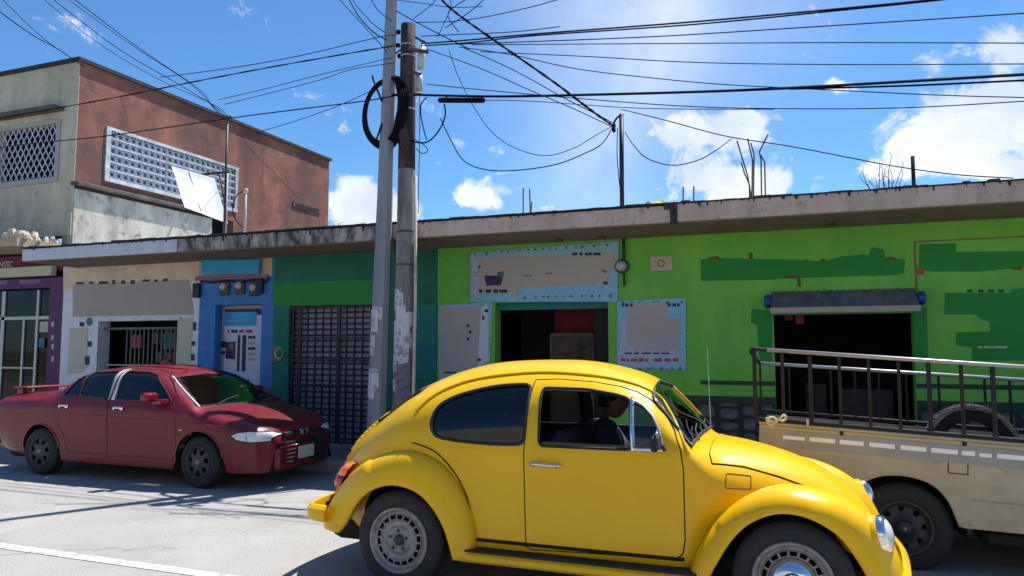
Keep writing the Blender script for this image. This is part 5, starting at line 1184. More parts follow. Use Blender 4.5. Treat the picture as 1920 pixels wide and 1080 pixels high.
for sd in (1, -1):
    d1 = skinobj('door', region(rs, shr(RD), [RWN, QWN], .04, off=.001, mirror=sd < 0), 'red_paint_dusty', red); d2 = skinobj('door', region(rs, shr(FD), [FWN], .04, off=.001, mirror=sd < 0), 'red_paint_dusty', red)
    for d_, pl in ((d1, RWN), (d1, QWN), (d2, FWN)):
        skinobj('window_glass', region(rs, pl, (), .05, off=-.006, mirror=sd < 0), 'glass_dark', d_); seam('window_seal', rs, pl, .008, 'rubber', d_, True, .0, sd)
    for pl in (RD, FD): seam('door_gap', rs, pl, .004, 'black', red, True, -.002, sd)
    if sd > 0:
        skinobj('pillar_trim', region(rs, [(1.055, 1.305), (1.118, 1.318), (1.122, .955), (1.104, .955)], (), .03, off=.006), 'grey_print', d1, 'pale pillar trim'); skinobj('pillar_trim', region(rs, [(1.145, 1.318), (1.160, 1.30), (1.205, .955), (1.15, .955)], (), .03, off=.006), 'white_paint', d2, 'pale pillar trim')
        for d_, x in ((d1, .335), (d2, 1.24)):
            b = MB(); b.cbox((x - .0, -.866, .835), (x + .155, -.835, .885), .012); bevel(b.build('handle', 'chrome', d_, local=True), .006); b = MB(); b.box((x + .035, -.868, .842), (x + .12, -.8665, .862)); b.build('handle_recess', 'black', d_, local=True)
    seam('roof_rail', rs, [(.36, 1.17), (.52, 1.312), (.85, 1.338), (1.2, 1.342), (1.52, 1.322), (1.72, 1.287), (1.92, 1.175), (2.16, 1.03)], .008, 'rubber' if sd < 0 else 'red_paint', red, False, .006, sd, smooth=3)
    seam('side_crease', rs, [(-.88, .80), (-.2, .795), (.6, .78), (2.2, .735), (2.9, .70)], .006, 'red_paint', red, False, .0, sd, smooth=3)
    seam('sill_moulding', rs, [(.45, .31), (2.15, .30)], .012, 'red_paint', red, False, .0, sd)
    hl = skinobj('headlight', region(rs, HL, (), .03, off=.002, mirror=sd < 0), 'lamp_white', red)
    seam('headlight_divider', rs, [(3.12, .63), (3.13, .54)], .005, 'grey_panel', hl, False, .004, sd); seam('headlight_seal', rs, HL, .006, 'black', hl, True, .0, sd)
    skinobj('side_marker', region(rs, rnd_poly([(2.245, .655), (2.30, .655), (2.30, .635), (2.245, .635)], .008), (), .03, off=.006, mirror=sd < 0), 'orange_lens', red)
    b = MB(); b.cbox((1.80, -1.0 if sd > 0 else .82, .955), (1.93, -.82 if sd > 0 else 1.0, 1.065), .025); bevel(b.build('mirror', 'red_paint', red, local=True), .015, 3)
    b = MB(); b.box((1.90, -.90 if sd > 0 else .78, .93), (2.03, -.78 if sd > 0 else .90, .985)); bevel(b.build('mirror_foot', 'red_paint', red, local=True), .01)
    for x in (0, 2.53):
        ac = arc(x, .30, .335 if x == 0 else .345, 172, 8); seam('arch_lip', rs, ac, .010, 'red_paint', red, False, .002, sd)
skinobj('windshield', region(rs, RWS, (), .05, off=-.004, both=True), 'glass_saloon', red)
skinobj('rear_glass', region(rs, RRG, (), .05, off=-.004, both=True), 'glass_dark', red)
for sd in (1, -1): loop3('windshield_seal', rs, RWS, .010, 'rubber', red, sd, off=.001); seam('hood_gap', rs, [('y', 2.50, .70), ('y', 2.9, .66), ('y', 3.18, .56), ('y', 3.25, .48)], .004, 'black', red, False, -.001, sd)
for sd in (1, -1): seam('windshield_frame', rs, [('y', 1.80, .515), ('y', 1.95, .57), ('y', 2.10, .61), ('y', 2.25, .65), ('y', 2.41, .70)], .011, 'white_paint' if sd > 0 else 'red_paint', red, False, .004, sd)
seam('trunk_gap', rs, [('y', -.80, .68), ('y', -.4, .70), ('y', -.06, .66)], .004, 'black', red, False, -.001, 1)
# nose: grille, bumper slots, plate, emblem
def onnose(x, y):
    u, t = rs.inv(('y', x, abs(y))); return rs.pos(np.array([u]), np.array([t]))[0]
b = MB(); b.cbox((3.35, -.36, .60), (3.43, .36, .655), .012); b.build('grille', 'black', red, local=True)
for y in (-.055, .055):
    b = MB(); b.cbox((3.415, y - .03, .595), (3.445, y + .03, .66), .008); b.build('grille_badge', 'chrome', red, local=True)
b = MB(); b.cbox((3.35, -.50, .22), (3.455, .50, .515), .04); bevel(b.build('front_bumper', 'red_paint_dusty', red, local=True), .04, 3)
b = MB(); b.box((3.38, -.46, .516), (3.45, .46, .545)); b.build('bumper_gap', 'black', red, local=True)
for z in (.30, .345, .39, .435):
    b = MB(); b.cbox((3.44, -.44, z), (3.464, .44, z + .022), .006); b.build('bumper_slot', 'black', red, local=True)
b = MB(); b.tube([(3.455, -.47, .495), (3.460, .45, .495)], .010, 6); b.build('bumper_strip', 'red_paint', red, local=True)
b = MB(); b.cbox((3.468, -.16, .33), (3.478, .14, .475), .004); b.build('number_plate', 'plate', red, local=True)
me_ = textmesh('P-0000', .06, 'ink', .001) if False else None
b = MB(); b.box((3.466, .17, .26), (3.470, .40, .56)); b.build('bumper_dark_plate', 'black', red, local=True)  # thin black plate on one half of the bumper face
for o_ in red.children:
    if o_.name.split('.')[0] in ('grille', 'grille_badge', 'front_bumper', 'bumper_gap', 'bumper_slot', 'bumper_strip', 'number_plate', 'bumper_dark_plate'): o_.location += Vector((-.085, 0, -.04))
b = MB(); b.cbox((-.985, -.74, .34), (-.86, .74, .60), .05); bevel(b.build('rear_bumper', 'red_paint_dusty', red, local=True), .04, 3)
b = MB(); b.cbox((-.965, -.80, .72), (-.90, -.50, .86), .02); b.cbox((-.965, .50, .72), (-.90, .80, .86), .02); b.build('tail_lamp', 'red_lens', red, local=True)
b = MB(); b.cbox((-.86, -.60, 1.045), (-.60, .60, 1.072), .010); b.cbox((-.80, -.58, .96), (-.70, -.50, 1.05), .012); b.cbox((-.80, .50, .96), (-.70, .58, 1.05), .012); bevel(b.build('spoiler', 'red_paint', red, local=True), .01)
b = MB(); b.cbox((-.88, -.60, .16), (3.30, .60, .40), .04); b.build('chassis', 'black', red, local=True)
for x in (0, 2.53): wheelhouse(red, x, .30, .36, -.70, .70)
def alloy(e, side, w, rr):
    o = -w * .5; b = MB(); polar_disc(b, [(rr + .008, o + .01), (rr + .004, o - .004), (rr - .012, o), (rr - .02, o + .02)]); b.build('rim_ring', 'rim_dark', e, local=True)
    b = MB(); polar_disc(b, [(rr - .018, o + .02), (rr - .035, o + .012), (rr - .085, o + .004), (.05, o - .004), (.03, o - .006), (.001, o - .006)], {1: (7, .45, 0), 0: (7, .3, .08)}, 56); b.build('rim_disc', 'rim_dark', e, local=True)
    b = MB(); b.lathe([(.001, o - .014), (.028, o - .010), (.034, o)], (0, 0, 0), 'y', 16); b.build('hub', 'rim_grey', e, local=True)
for x in (0, 2.53):
    for sd in (1, -1): wheel(red, x, -.735 * sd, .292, .292, .175, .178, alloy, steer=(0 if sd > 0 else pi) + (radians(-4) if x > 1 else 0))
for y in (-.36, .36):
    b = MB(); b.cbox((1.30, y - .25, .36), (1.80, y + .25, .55), .05); b.cbox((1.15, y - .24, .52), (1.32, y + .24, 1.05), .05); b.cbox((1.17, y - .13, 1.06), (1.27, y + .13, 1.20), .04); bevel(b.build('seat', 'seat', red, local=True), .03)
b = MB(); b.cbox((.35, -.62, .38), (.75, .62, .56), .05); b.cbox((.2, -.62, .55), (.38, .62, 1.02), .05); bevel(b.build('rear_seat', 'seat', red, local=True), .03)
b = MB(); b.cbox((2.15, -.70, .70), (2.42, .70, .90), .03); b.build('dashboard', 'grey_panel', red, local=True)
b = MB(); b.tube([(2.02 + .08 * sin(a), .36 + .18 * cos(a), .93 + .15 * sin(a)) for a in [2 * pi * k / 20 for k in range(20)]], .013, 6, closed=True); b.tube([(2.02, .36, .93), (2.2, .36, .82)], .02, 6); b.build('steering_wheel', 'grey_print', red, local=True)
b = MB(); b.tube([(2.44, -.45, .915), (2.36, -.2, .96), (2.32, .02, .985)], .007, 5); b.tube([(2.44, .15, .92), (2.36, .42, .96), (2.32, .58, .975)], .007, 5); b.build('wiper', 'rubber', red, local=True)

# ================================================================== the pickup
YT = 6.0; XT = .664; GT = -.04
tr = thing('pickup_truck', 'old tan pickup truck with a dented cargo bed parked behind the yellow car', 'pickup', (XT, YT, GT)); tr.rotation_euler = (radians(-2.0), .052, 0)
arch = [(-.395, .30), (-.385, .42), (-.34, .53), (-.26, .62), (-.15, .672), (-.02, .687), (.10, .672), (.20, .625), (.275, .54), (.32, .44), (.345, .37)]
BL = 1.30; ZB_ = .958
pl = [(-1.0, ZB_), (-1.0, .46), (-.97, .42), (-.42, .40)] + arch + [(.36, .362), (BL, .385), (BL, ZB_)]
b = MB(); pl = pl[::-1]
n = len(pl)
# near panel as a thick plate; far panel mirrored
def plate_(y0, y1, nm, lab=None):
    b = MB(); b.prism(pl, y0, y1); return bevel(b.build(nm, 'tan_paint', tr, local=True, label=lab), .008, 2)
near = plate_(0, .035, 'bed_side'); plate_(1.52, 1.555, 'bed_side')
b = MB(); b.box((-1.0, .036, .50), (-.965, 1.519, ZB_ - .03)); bevel(b.build('tailgate', 'tan_paint', tr, local=True), .008)
b = MB(); b.box((-.964, .036, .695), (BL, 1.519, .715)); b.build('bed_floor', 'rust', tr, local=True)
b = MB(); b.box((BL - .03, .036, .716), (BL, 1.519, ZB_)); b.build('bed_front', 'tan_paint', tr, local=True)
b = MB(); b.box((-.99, -.006, .80), (BL, -.0005, .925)); b.build('side_band', 'grey_paint', tr, local=True)
b = MB(); b.cbox((-1.005, -.02, ZB_ + .001), (BL, .07, ZB_ + .022), .006); b.build('bed_rim', 'tan_paint', tr, local=True)
b = MB(); b.tube([(-.45, -.004, .60), (-.9, -.004, .595)], .006, 5); b.build('pressed_crease', 'tan_paint', tr, local=True)
b = MB(); b.tube([(.40, -.004, .56), (BL, -.004, .565)], .006, 5); b.build('pressed_crease', 'tan_paint', tr, local=True)
t0 = P(1460, 820, 6.0); 
for (x0, x1) in ((1456, 1497), (1506, 1554), (1562, 1607), (1618, 1665), (1676, 1724), (1733, 1783), (1790, 1815), (1823, 1846), (1856, 1910)):
    za = .862 
    b = MB(); xa = P(x0, 840, YT).x - XT; xb = P(x1, 840, YT).x - XT; b.box((xa, -.0095, za), (xb, -.0065, za + .026 + .006 * ((x0 // 7) % 2))); b.build('reflector_strip', 'reflect', tr, local=True)
fp = P(1786, 888, YT); fx = fp.x - XT
b = MB(); b.cbox((fx - .055, -.004, .735), (fx + .055, -.0006, .84), .002); fl = b.build('fuel_flap', 'tan_paint', tr, local=True)
b = MB(); b.tube([(fx - .06, -.003, .73), (fx + .06, -.003, .73), (fx + .06, -.003, .845), (fx - .06, -.003, .845)], .004, 5, closed=True); b.build('flap_gap', 'rust', fl, local=True)
for sx in (0, 1): 
    b = MB(); yo = 0 if sx == 0 else 1.555; b.tube([(x, yo + (.012 if sx == 0 else -.012), z) for x, z in smoothpath([(a, 0, c) for a, c in arch], 3) and [(q.x, q.z) for q in smoothpath([(a, 0, c) for a, c in arch], 3)]], .014, 6); b.build('arch_lip', 'tan_paint', tr, local=True)
wheelhouse(tr, 0, .30, .39, .036, .35); wheelhouse(tr, 0, .30, .39, 1.2, 1.519)
b = MB(); b.box((-.40, .351, .28), (.42, .36, .69)); b.build('inner_arch', 'black', tr, local=True)
b = MB(); b.box((-.40, 1.19, .28), (.42, 1.2, .69)); b.build('inner_arch', 'black', tr, local=True)
b = MB(); b.box((-.95, .30, .34), (3.2, .42, .46)); b.box((-.95, 1.14, .34), (3.2, 1.26, .46)); b.box((-.99, .1, .36), (-.93, 1.45, .48)); b.cbox((.5, .1, .24), (1.2, .5, .36), .03); b.tube([(0, .1, .30), (0, 1.45, .30)], .05, 8); b.lathe([(.001, -.12), (.10, -.08), (.12, 0), (.10, .08), (.001, .12)], (0, .78, .30), 'y', 14); b.build('chassis', 'black', tr, local=True)
def truckrim(e, side, w, rr):
    o = -w * .5; b = MB(); polar_disc(b, [(rr + .008, o + .01), (rr, o + .0), (rr - .015, o + .02), (rr - .04, o + .05), (rr - .07, o + .045), (.07, o + .03), (.05, o), (.045, o - .02), (.001, o - .022)], {3: (8, .3, 0)}, 48); b.build('rim_disc', 'rim_dark', e, local=True)
    b = MB(); b.lathe([(.001, o - .034), (.012, o - .034), (.015, o - .02)], (0, 0, 0), 'y', 10); b.build('hub', 'rim_grey', e, local=True)
for x in (0, 2.75):
    for yy, st in ((.135, 0), (1.42, pi)): wheel(tr, x, yy, .305, .318, .19, .185, truckrim, steer=st)
# cab (right of the frame)
cs_ = Surf([(1.335, .45), (1.34, .80), (1.345, 1.1), (1.38, 1.35), (1.46, 1.50), (1.7, 1.56), (2.1, 1.56), (2.35, 1.50), (2.6, 1.27), (2.8, 1.08), (2.9, 1.02), (3.2, .99), (3.45, .94), (3.52, .86), (3.54, .6), (3.545, .4)],
           wb=[(1.33, .76), (3.2, .77), (3.54, .70)], zb=[(1.33, .9), (2.7, .9), (3.0, .75), (3.54, .6)], zs=[(1.33, .34), (3.54, .34)], ys=[(1.33, .74), (3.54, .68)], lean=[(1.33, .1), (2.4, .13), (2.9, .02), (3.54, .02)], mexp=[(1.33, 8), (2.6, 9), (3, 5), (3.54, 4)], nexp=[(1.33, 2.2), (3.54, 2.6)])
CDW = rnd_poly([(1.55, 1.44), (2.15, 1.44), (2.48, 1.20), (2.52, 1.02), (1.55, 1.02)], .04); CWS = [('c', 2.37), ('y', 2.36, .55), (2.5, 1.32), (2.75, 1.10), ('y', 2.84, .64), ('c', 2.86)]
cab = bpy.data.objects.new('cab', None); COL.objects.link(cab); cab.parent = tr; cab.location = (0, .775, 0)
co = [('s', 1.34), ('s', 2.37)] + arc(2.75, .34, .38, 176, 4) + [('s', 3.15), ('s', 3.54), ('c', 3.54), ('c', 2.864)] + CWS[1:-1][::-1] + [('c', 2.366), ('c', 1.34)]
skinobj('cab_shell', region(cs_, co, [CDW], .05, both=True), 'tan_paint', cab); skinobj('cab_lining', region(cs_, co, [CDW], .09, off=-.03, both=True), 'seat', cab)
skinobj('windshield', region(cs_, CWS, (), .06, off=-.004, both=True), 'glass_mid', cab); skinobj('side_glass', region(cs_, CDW, (), .06, off=-.004, both=True), 'glass_mid', cab)
for sd in (1, -1): seam('door_gap', cs_, [(1.50, 1.50), (1.48, .40), (2.30, .40), (2.42, .7), (2.60, .98), (2.30, 1.44)], .005, 'black', cab, True, 0, sd)
# cargo rack
def TP(px, py, ydep): p = P(px, py, ydep); return p
rk = thing('cargo_rack', 'steel railing with a double rail and dark posts welded round the pickup bed', 'railing', (-.34, 6.0, .93))
def barr(nm, pts, r, m, n=8): b = MB(); b.tube(pts, r, n); return b.build(nm, m, rk)
nx = [P(x, y, 6.03) for x, y in ((1440, 656), (1480, 658), (1700, 672), (1930, 689))]
dirn = (nx[-1] - nx[0]).normalized(); ntop0 = P(1407, 654, 6.03); ntop1 = nx[-1] + dirn * .62
def ntop(x): f = (x - ntop0.x) / (ntop1.x - ntop0.x); return ntop0.lerp(ntop1, f)
ft0, ft1 = P(1424, 681, 7.45), P(1894, 711, 7.45); fdir = (ft1 - ft0).normalized(); ft2 = ft1 + fdir * .12
def ftop(x): f = (x - ft0.x) / (ft1.x - ft0.x); return ft0.lerp(ft1, f)
bed = lambda x, y: GT + ZB_ + .02 - .052 * (x - XT) - .035 * (y - YT)
barr('top_rail', [ntop(P(1438, 660, 6.03).x), ntop(ntop1.x)], .015, 'steel_bright'); barr('top_rail', [ntop0, ntop(P(1438, 660, 6.03).x - .004)], .015, 'steel_dark')
barr('top_rail', [ft0, ft2], .016, 'steel_bright'); barr('cross_rail', [ft2, Vector((ntop1.x - .0, 6.06, ntop1.z - .02))], .015, 'steel_bright'); barr('cross_rail', [ntop0 + Vector((0, .02, -.02)), ft0], .015, 'steel_dark')
lo0 = Vector((ntop0.x, 6.03, bed(ntop0.x, 6.03) + .02)); lo1 = Vector((ntop1.x, 6.03, bed(ntop1.x, 6.03) + .02)); barr('base_rail', [lo0, lo1], .016, 'steel_dark')
lo0 = Vector((ft0.x, 7.45, bed(ft0.x, 7.45) + .02)); lo1 = Vector((ft2.x, 7.45, bed(ft2.x, 7.45) + .02)); barr('base_rail', [lo0, lo1], .016, 'steel_dark')
for px, w in ((1415, .026), (1467, .022), (1519, .026), (1574, .017), (1629, .017), (1685, .017), (1741, .024), (1802, .020), (1861, .026), (1925, .017), (1990, .017), (2050, .022)):
    w *= .85; x = P(px, 700, 6.03).x; t_ = ntop(x); z0 = bed(x, 6.03) - (.05 if px in (1574, 1802) else 0)
    b = MB(); b.cbox((x - w / 2 - .004, 6.03 - w / 2, z0), (x + w / 2 + .004, 6.03 + w / 2, t_.z - .012), .003); b.build('post', 'steel_dark', rk)
for px in (1426, 1480, 1558, 1603, 1648, 1699, 1760, 1846, 1893):
    x = P(px, 720, 7.45).x; t_ = ftop(x); b = MB(); b.cbox((x - .010, 7.44, bed(x, 7.45)), (x + .010, 7.46, t_.z - .012), .003); b.build('post', 'steel_dark', rk)
for f in (.25, .5, .75):
    c_ = Vector((ft2.x, 0, 0)).lerp(Vector((ntop1.x, 0, 0)), f); y = 7.45 + (6.06 - 7.45) * f; z = ft2.z + (ntop1.z - ft2.z) * f; b = MB(); b.cbox((c_.x - .01, y - .01, bed(c_.x, y)), (c_.x + .01, y + .01, z - .012), .003); b.build('post', 'steel_dark', rk)
# spare tyre, rope
c = P(1818, 862, 7.0); tt = thing('spare_tyre', 'worn tyre with a frayed pale rim standing in the pickup bed', 'tyre', (c.x, 6.95, .49))
b = MB(); b.lathe([(.20, -.07), (.24, -.09), (.30, -.085), (.33, -.05), (.335, 0), (.33, .05), (.30, .085), (.24, .09), (.20, .07)], (c.x, 6.95, .765), 'y', 40); b.build('carcass', 'black', tt)
b = MB(); rnd = random.Random(4)
for j in range(3): b.tube([(c.x + (.30 + .012 * j + rnd.uniform(-.006, .006)) * cos(a), 6.95 - .095 - .004 * j, .765 + (.30 + .012 * j + rnd.uniform(-.006, .006)) * sin(a)) for a in [pi * k / 30 for k in range(31)]], .005, 5)
for k in range(26): a = rnd.uniform(.15, pi - .15); r_ = .325; b.tube([(c.x + r_ * cos(a), 6.86, .765 + r_ * sin(a)), (c.x + (r_ + .03) * cos(a + .06), 6.85, .765 + (r_ + .03) * sin(a + .06))], .003, 4)
b.build('frayed_cord', 'frayed', tt)
b = MB(); rp = [P(x, y, 5.985) for x, y in ((1437, 783), (1440, 792), (1447, 796), (1455, 788), (1449, 782), (1441, 785), (1452, 792), (1462, 784), (1470, 778), (1474, 785), (1466, 789), (1459, 783))]
b.tube(smoothpath([p + Vector((0, -.012 * (i % 3), 0)) for i, p in enumerate(rp)], 5), .0095, 6); tag(b.build('rope', 'rope'), 'knotted piece of pale rope tied at the rear corner of the pickup bed', 'rope')
b = MB(); b.cbox((P(1512, 800, 5.99).x, 5.975, bed(0, 6) + .0), (P(1517, 800, 5.99).x, 5.99, bed(0, 6) + .05), .003); b.build('hook', 'plate', rk)

# ================================================================== poles and wires
PY = 8.42
def pole(px_pts, w0, w1, m, name, label, sq=False, ztop=None):
    pts = [P(x, y, PY) for x, y in px_pts]; d = (pts[-1] - pts[0]); d = d / d.z
    base = pts[0] - d * (pts[0].z - .078); top = pts[0] + d * ((ztop or pts[-1].z) - pts[0].z)
    t = thing(name, label, 'utility pole', base); b = MB(); n = 8 if sq else 20; N_ = 10
    b.tube([base.lerp(top, k / N_) for k in range(N_ + 1)], [w0 + (w1 - w0) * k / N_ for k in range(N_ + 1)], n)
    if sq: b.sm = [False] * len(b.sm)
    b.build('shaft', m, t)
    if not sq:
        b = MB(); q0 = base.lerp(top, .66); f = lambda k: .66 + .34 * k / 4; b.tube([base.lerp(top, f(k)) for k in range(5)], [w0 + (w1 - w0) * f(k) + .003 for k in range(5)], n); b.build('shaft_top', 'pole_black', t)
    return t, base, top
pl_, lb, lt = pole([(706, 815), (735, 0)], .135, .062, 'pole_grey', 'utility_pole', 'slender pale grey pole, left of the two, rising out of view', True, 8.6)
pr_, rb, rt = pole([(756, 780), (766, 47)], .142, .095, 'pole_dark', 'utility_pole', 'thicker blackened pole, right of the two, torn white posters on its lower half')
def along(b_, t_, z): return b_.lerp(t_, (z - b_.z) / (t_.z - b_.z))
rnd = random.Random(8)
def paste(par, b_, t_, w0, w1, z, ang, wid, hgt, m):
    q = MB(); n = 8; f = (z - b_.z) / (t_.z - b_.z); r = w0 + (w1 - w0) * f + .003 + rnd.uniform(0, .003); c = along(b_, t_, z); vs = []
    jit = [rnd.uniform(-.04, .02) * hgt * 2 for _ in range(n + 1)]; jt2 = [rnd.uniform(-.02, .04) * hgt * 2 for _ in range(n + 1)]
    for k in range(n + 1):
        a = ang + (k / n - .5) * wid
        for dz, rr in ((-hgt / 2 + jit[k], r), (hgt / 2 + jt2[k], r - (w0 - w1) * hgt / (t_.z - b_.z) * .5)): vs.append((c.x + rr * cos(a), c.y + rr * sin(a), c.z + dz))
    q.add(vs, [(k * 2, k * 2 + 2, k * 2 + 3, k * 2 + 1) for k in range(n)], True); q.build('poster', m, par)
F0 = -pi / 2
for k in range(46):
    z = rnd.uniform(.3, 2.15) if k < 36 else rnd.uniform(1.5, 2.2); paste(pr_, rb, rt, .142, .095, z, F0 + rnd.uniform(-.9, 1.1), rnd.uniform(.5, 1.9), rnd.uniform(.10, .36), ('poster_torn', 'paper', 'poster_torn', 'paper_dark')[k % 4])
for k in range(9):
    paste(pl_, lb, lt, .136, .062, rnd.choice([1.0, 1.15, 1.6, 1.75, 1.9, 2.0, .8]), F0 + rnd.uniform(-.7, .4), rnd.uniform(.6, 1.4), rnd.uniform(.12, .3), ('poster_torn', 'paper')[k % 2])
for z in (2.62, 3.05, 4.68, 5.4, 5.55):
    c = along(rb, rt, z); b = MB(); f = (z - rb.z) / (rt.z - rb.z); b.lathe([(.142 - .047 * f + .006, -.012), (.142 - .047 * f + .006, .012)], c, 'z', 20); b.build('band', 'meter_box' if z < 4 else 'steel_bright', pr_)
b = MB(); pa = [P(x, y, PY - .03) for x, y in ((748, 360), (750, 420), (745, 520), (740, 600))]; b.tube(pa, .012, 6); b.tube([p + Vector((.03, .02, 0)) for p in pa], .008, 6); b.build('riser_cable', 'cable', pl_)
b = MB(); pa = [P(x, y, PY - .05) for x, y in ((779, 330), (779, 560), (776, 700), (774, 780))]; b.tube([PP + Vector((.0, .0, 0)) for PP in pa], .022, 8); b.build('conduit', 'concrete_cream', pr_)
b = MB(); b.tube([P(752, 380, PY), P(755, 445, PY)], .02, 6); b.build('label_strip', 'white_paint', pr_)
# hardware near the top of the right pole
c0, c1 = P(790, 95, PY), P(785, 175, PY); b = MB(); b.tube([P(791, 85, PY), P(789, 130, PY)], [.05, .045], 10); b.build('insulator', 'ceramic', pr_)
b = MB(); b.tube([P(786, 138, PY), P(786, 172, PY)], [.045, .045], 10); b.build('insulator', 'meter', pr_)
for a_, c_, r_ in (((766, 92), (803, 97), .03), ((768, 135), (790, 138), .02), ((765, 177), (790, 176), .025), ((797, 80), (780, 70), .02)):
    b = MB(); b.tube([P(*a_, PY - .12), P(*c_, PY - .08)], r_, 6); b.build('bracket', 'meter_box', pr_)
b = MB()
for (x, y) in ((752, 178), (752, 194), (747, 60), (746, 85), (749, 105)): q = P(x, y, PY - .05); b.lathe([(.001, -.03), (.03, -.02), (.03, .02), (.001, .03)], q, 'z', 10)
b.tube([P(735, 178, PY - .05), P(766, 178, PY - .05)], .018, 6); b.tube([P(742, 100, PY - .05), P(770, 80, PY - .05)], .010, 6); b.build('clamp', 'cable', pl_)
# coil
cc = P(721, 207, PY - .02); ct_ = thing('cable_coil', 'oval coil of thick black cable hung across the two poles', 'cable coil', cc)
sc = (P(722, 207, PY) - P(721, 207, PY)).length
for j in range(6):
    b = MB(); rx, rz = (49 - j * 1.6) * sc, (60 - j * 1.7) * sc; ph = j * .9
    pts = [(cc.x + rx * cos(a) + .008 * sin(3 * a + ph), cc.y + (.14 if cos(a) < .45 else -.12) * (1 if abs(a) < 9 else 1) + .02 * cos(a + ph) - .03 * j * .5, cc.z + rz * sin(a) + .008 * cos(2 * a + ph)) for a in [2 * pi * k / 48 for k in range(48)]]
    ys = [p[1] for p in pts]; ys = [sum(ys[(i + d) % 48] for d in range(-4, 5)) / 9 for i in range(48)]
    b.tube([(p[0], y, p[2]) for p, y in zip(pts, ys)], .019, 6, closed=True); b.build('loop', 'cable', ct_)
b = MB()
for a in ((700, 150, 716, 190), (700, 150, 698, 142), (704, 268, 716, 232), (704, 272, 698, 255), (745, 258, 752, 280)): b.tube([P(a[0], a[1], PY - .1), P(a[2], a[3], PY - .1)], .014, 6)
b.build('tie', 'cable', ct_)
sp_ = thing('splice_case', 'black cylindrical splice case hanging on a cable right of the poles', 'splice case', P(866, 187, 8.2))
b = MB(); q0, q1 = P(822, 188, 8.2), P(909, 188, 8.2); b.tube([q0, q0.lerp(q1, .03), q0.lerp(q1, .97), q1], [.02, .034, .034, .02], 12); b.build('case', 'cable', sp_)
b = MB(); b.tube([P(835, 187, 8.2), P(838, 180, 8.2)], .01, 5); b.tube([P(895, 187, 8.2), P(897, 180, 8.2)], .01, 5); b.build('hanger', 'cable', sp_)
# cables: pixel paths with depth; every run is one thing
def cable(pts, r, label, m='cable', k=6, Y=8.25, group='overhead cables', twist=0):
    q = []
    for p in pts: q.append(P(p[0], p[1], p[2] if len(p) > 2 else Y))
    q = smoothpath(q, k); b = MB()
    if twist:
        for s_ in range(2): b.tube([p + Vector((0, twist * cos(i * 1.3 + s_ * pi), twist * sin(i * 1.3 + s_ * pi))) for i, p in enumerate(q)], r, 5)
    else: b.tube(q, r, 5)
    tag(b.build('cable', m), label, 'cable', group)
cable([(-200, 262), (0, 222), (200, 186), (350, 156), (480, 131), (620, 106), (738, 86)], .0065, 'thick black cable crossing the brick wall from the left edge to the pole tops', twist=.005)
cable([(-200, 318), (0, 277), (200, 255), (430, 222), (560, 205), (680, 190), (752, 178)], .0085, 'black cable crossing in front of the diamond-grille window and reaching the coil')
cable([(790, 82), (880, 75), (1000, 64), (1300, 41), (1600, 14), (1800, -6), (2100, -40)], 0.0105, 'thickest cable, a rising pair of strands from the pole top to the upper right corner', k=10)
cable([(790, 86), (880, 80), (1000, 67), (1300, 46), (1600, 17), (1800, -4), (2100, -38)], .009, 'strand lying just below the thickest rising cable')
cable([(775, 178), (930, 181), (1100, 178), (1350, 171), (1560, 161), (1920, 140), (2150, 127)], .0165, 'heavy straight black cable running right from the coil above the roof mast', k=8)
cable([(1480, 167), (1700, 161), (1920, 151), (2100, 145)], .011, 'second strand just under the heavy straight cable at the right')
cable([(855, 83), (1200, 70), (1500, 52), (1920, 25), (2050, 16)], .007, 'thin cable rising gently to the right edge below the twisted cable', 'cable_grey')
cable([(885, 84), (1200, 82), (1560, 80), (1920, 81), (2050, 82)], .006, 'thin level cable ending at the right edge above the small clouds', 'cable_grey')
cable([(900, 97), (1100, 106), (1300, 117), (1560, 121), (1920, 120), (2050, 119)], .006, 'thin sagging cable passing the small wispy clouds at the right', 'cable_grey')
cable([(860, 88), (960, 103), (1080, 129), (1220, 146), (1350, 158), (1500, 166), (1750, 178), (1920, 183)], .006, 'thin cable descending to merge under the heavy straight cable', 'cable_grey')
cable([(800, 158), (930, 171), (1100, 186), (1300, 200), (1500, 204), (1700, 202), (1920, 190), (2050, 183)], .006, 'thin cable below the heavy cable crossing the large right cloud', 'cable_grey')
cable([(905, 188), (1000, 190), (1200, 203), (1450, 205)], .005, 'faint cable leaving the splice case to the right', 'cable_grey')
cable([(815, -15), (850, 20), (930, 78), (1040, 155), (1110, 208), (1150, 236, 9.2)], .011, 'knotted black cable slanting from the top edge down to the roof mast', twist=.008, k=10)
cable([(870, 90), (960, 130), (1060, 185), (1120, 215), (1152, 232, 9.2)], .006, 'thin cable slanting just below the knotted one to the roof mast')
cable([(800, 92), (900, 128), (1000, 172), (1080, 206), (1152, 240, 9.2)], .006, 'lower thin cable slanting from the pole to the roof mast', 'cable_grey')
cable([(826, 222), (845, 262), (868, 300), (905, 317), (960, 320), (1040, 309), (1100, 286), (1130, 268), (1148, 240, 9.2)], .007, 'lower drooping loop of wire between the splice case and the roof mast', 'cable')
cable([(842, 95), (860, 145), (888, 200), (920, 245), (960, 275), (1020, 292), (1075, 278), (1120, 252), (1150, 236, 9.2)], .005, 'upper fainter drooping loop between the poles and the roof mast', 'cable_grey')
cable([(1172, 248, 9.4), (1190, 275), (1215, 298), (1262, 310), (1310, 300), (1345, 280), (1372, 260, 9.4)], .006, 'small slack loop of wire right of the roof mast', 'cable_grey')
cable([(1165, 205, 9.4), (1250, 226), (1360, 255), (1480, 274), (1600, 297), (1680, 312), (1790, 327), (1900, 334)], .006, 'long wire descending from the roof mast behind the bent reinforcing bars', 'cable_grey')
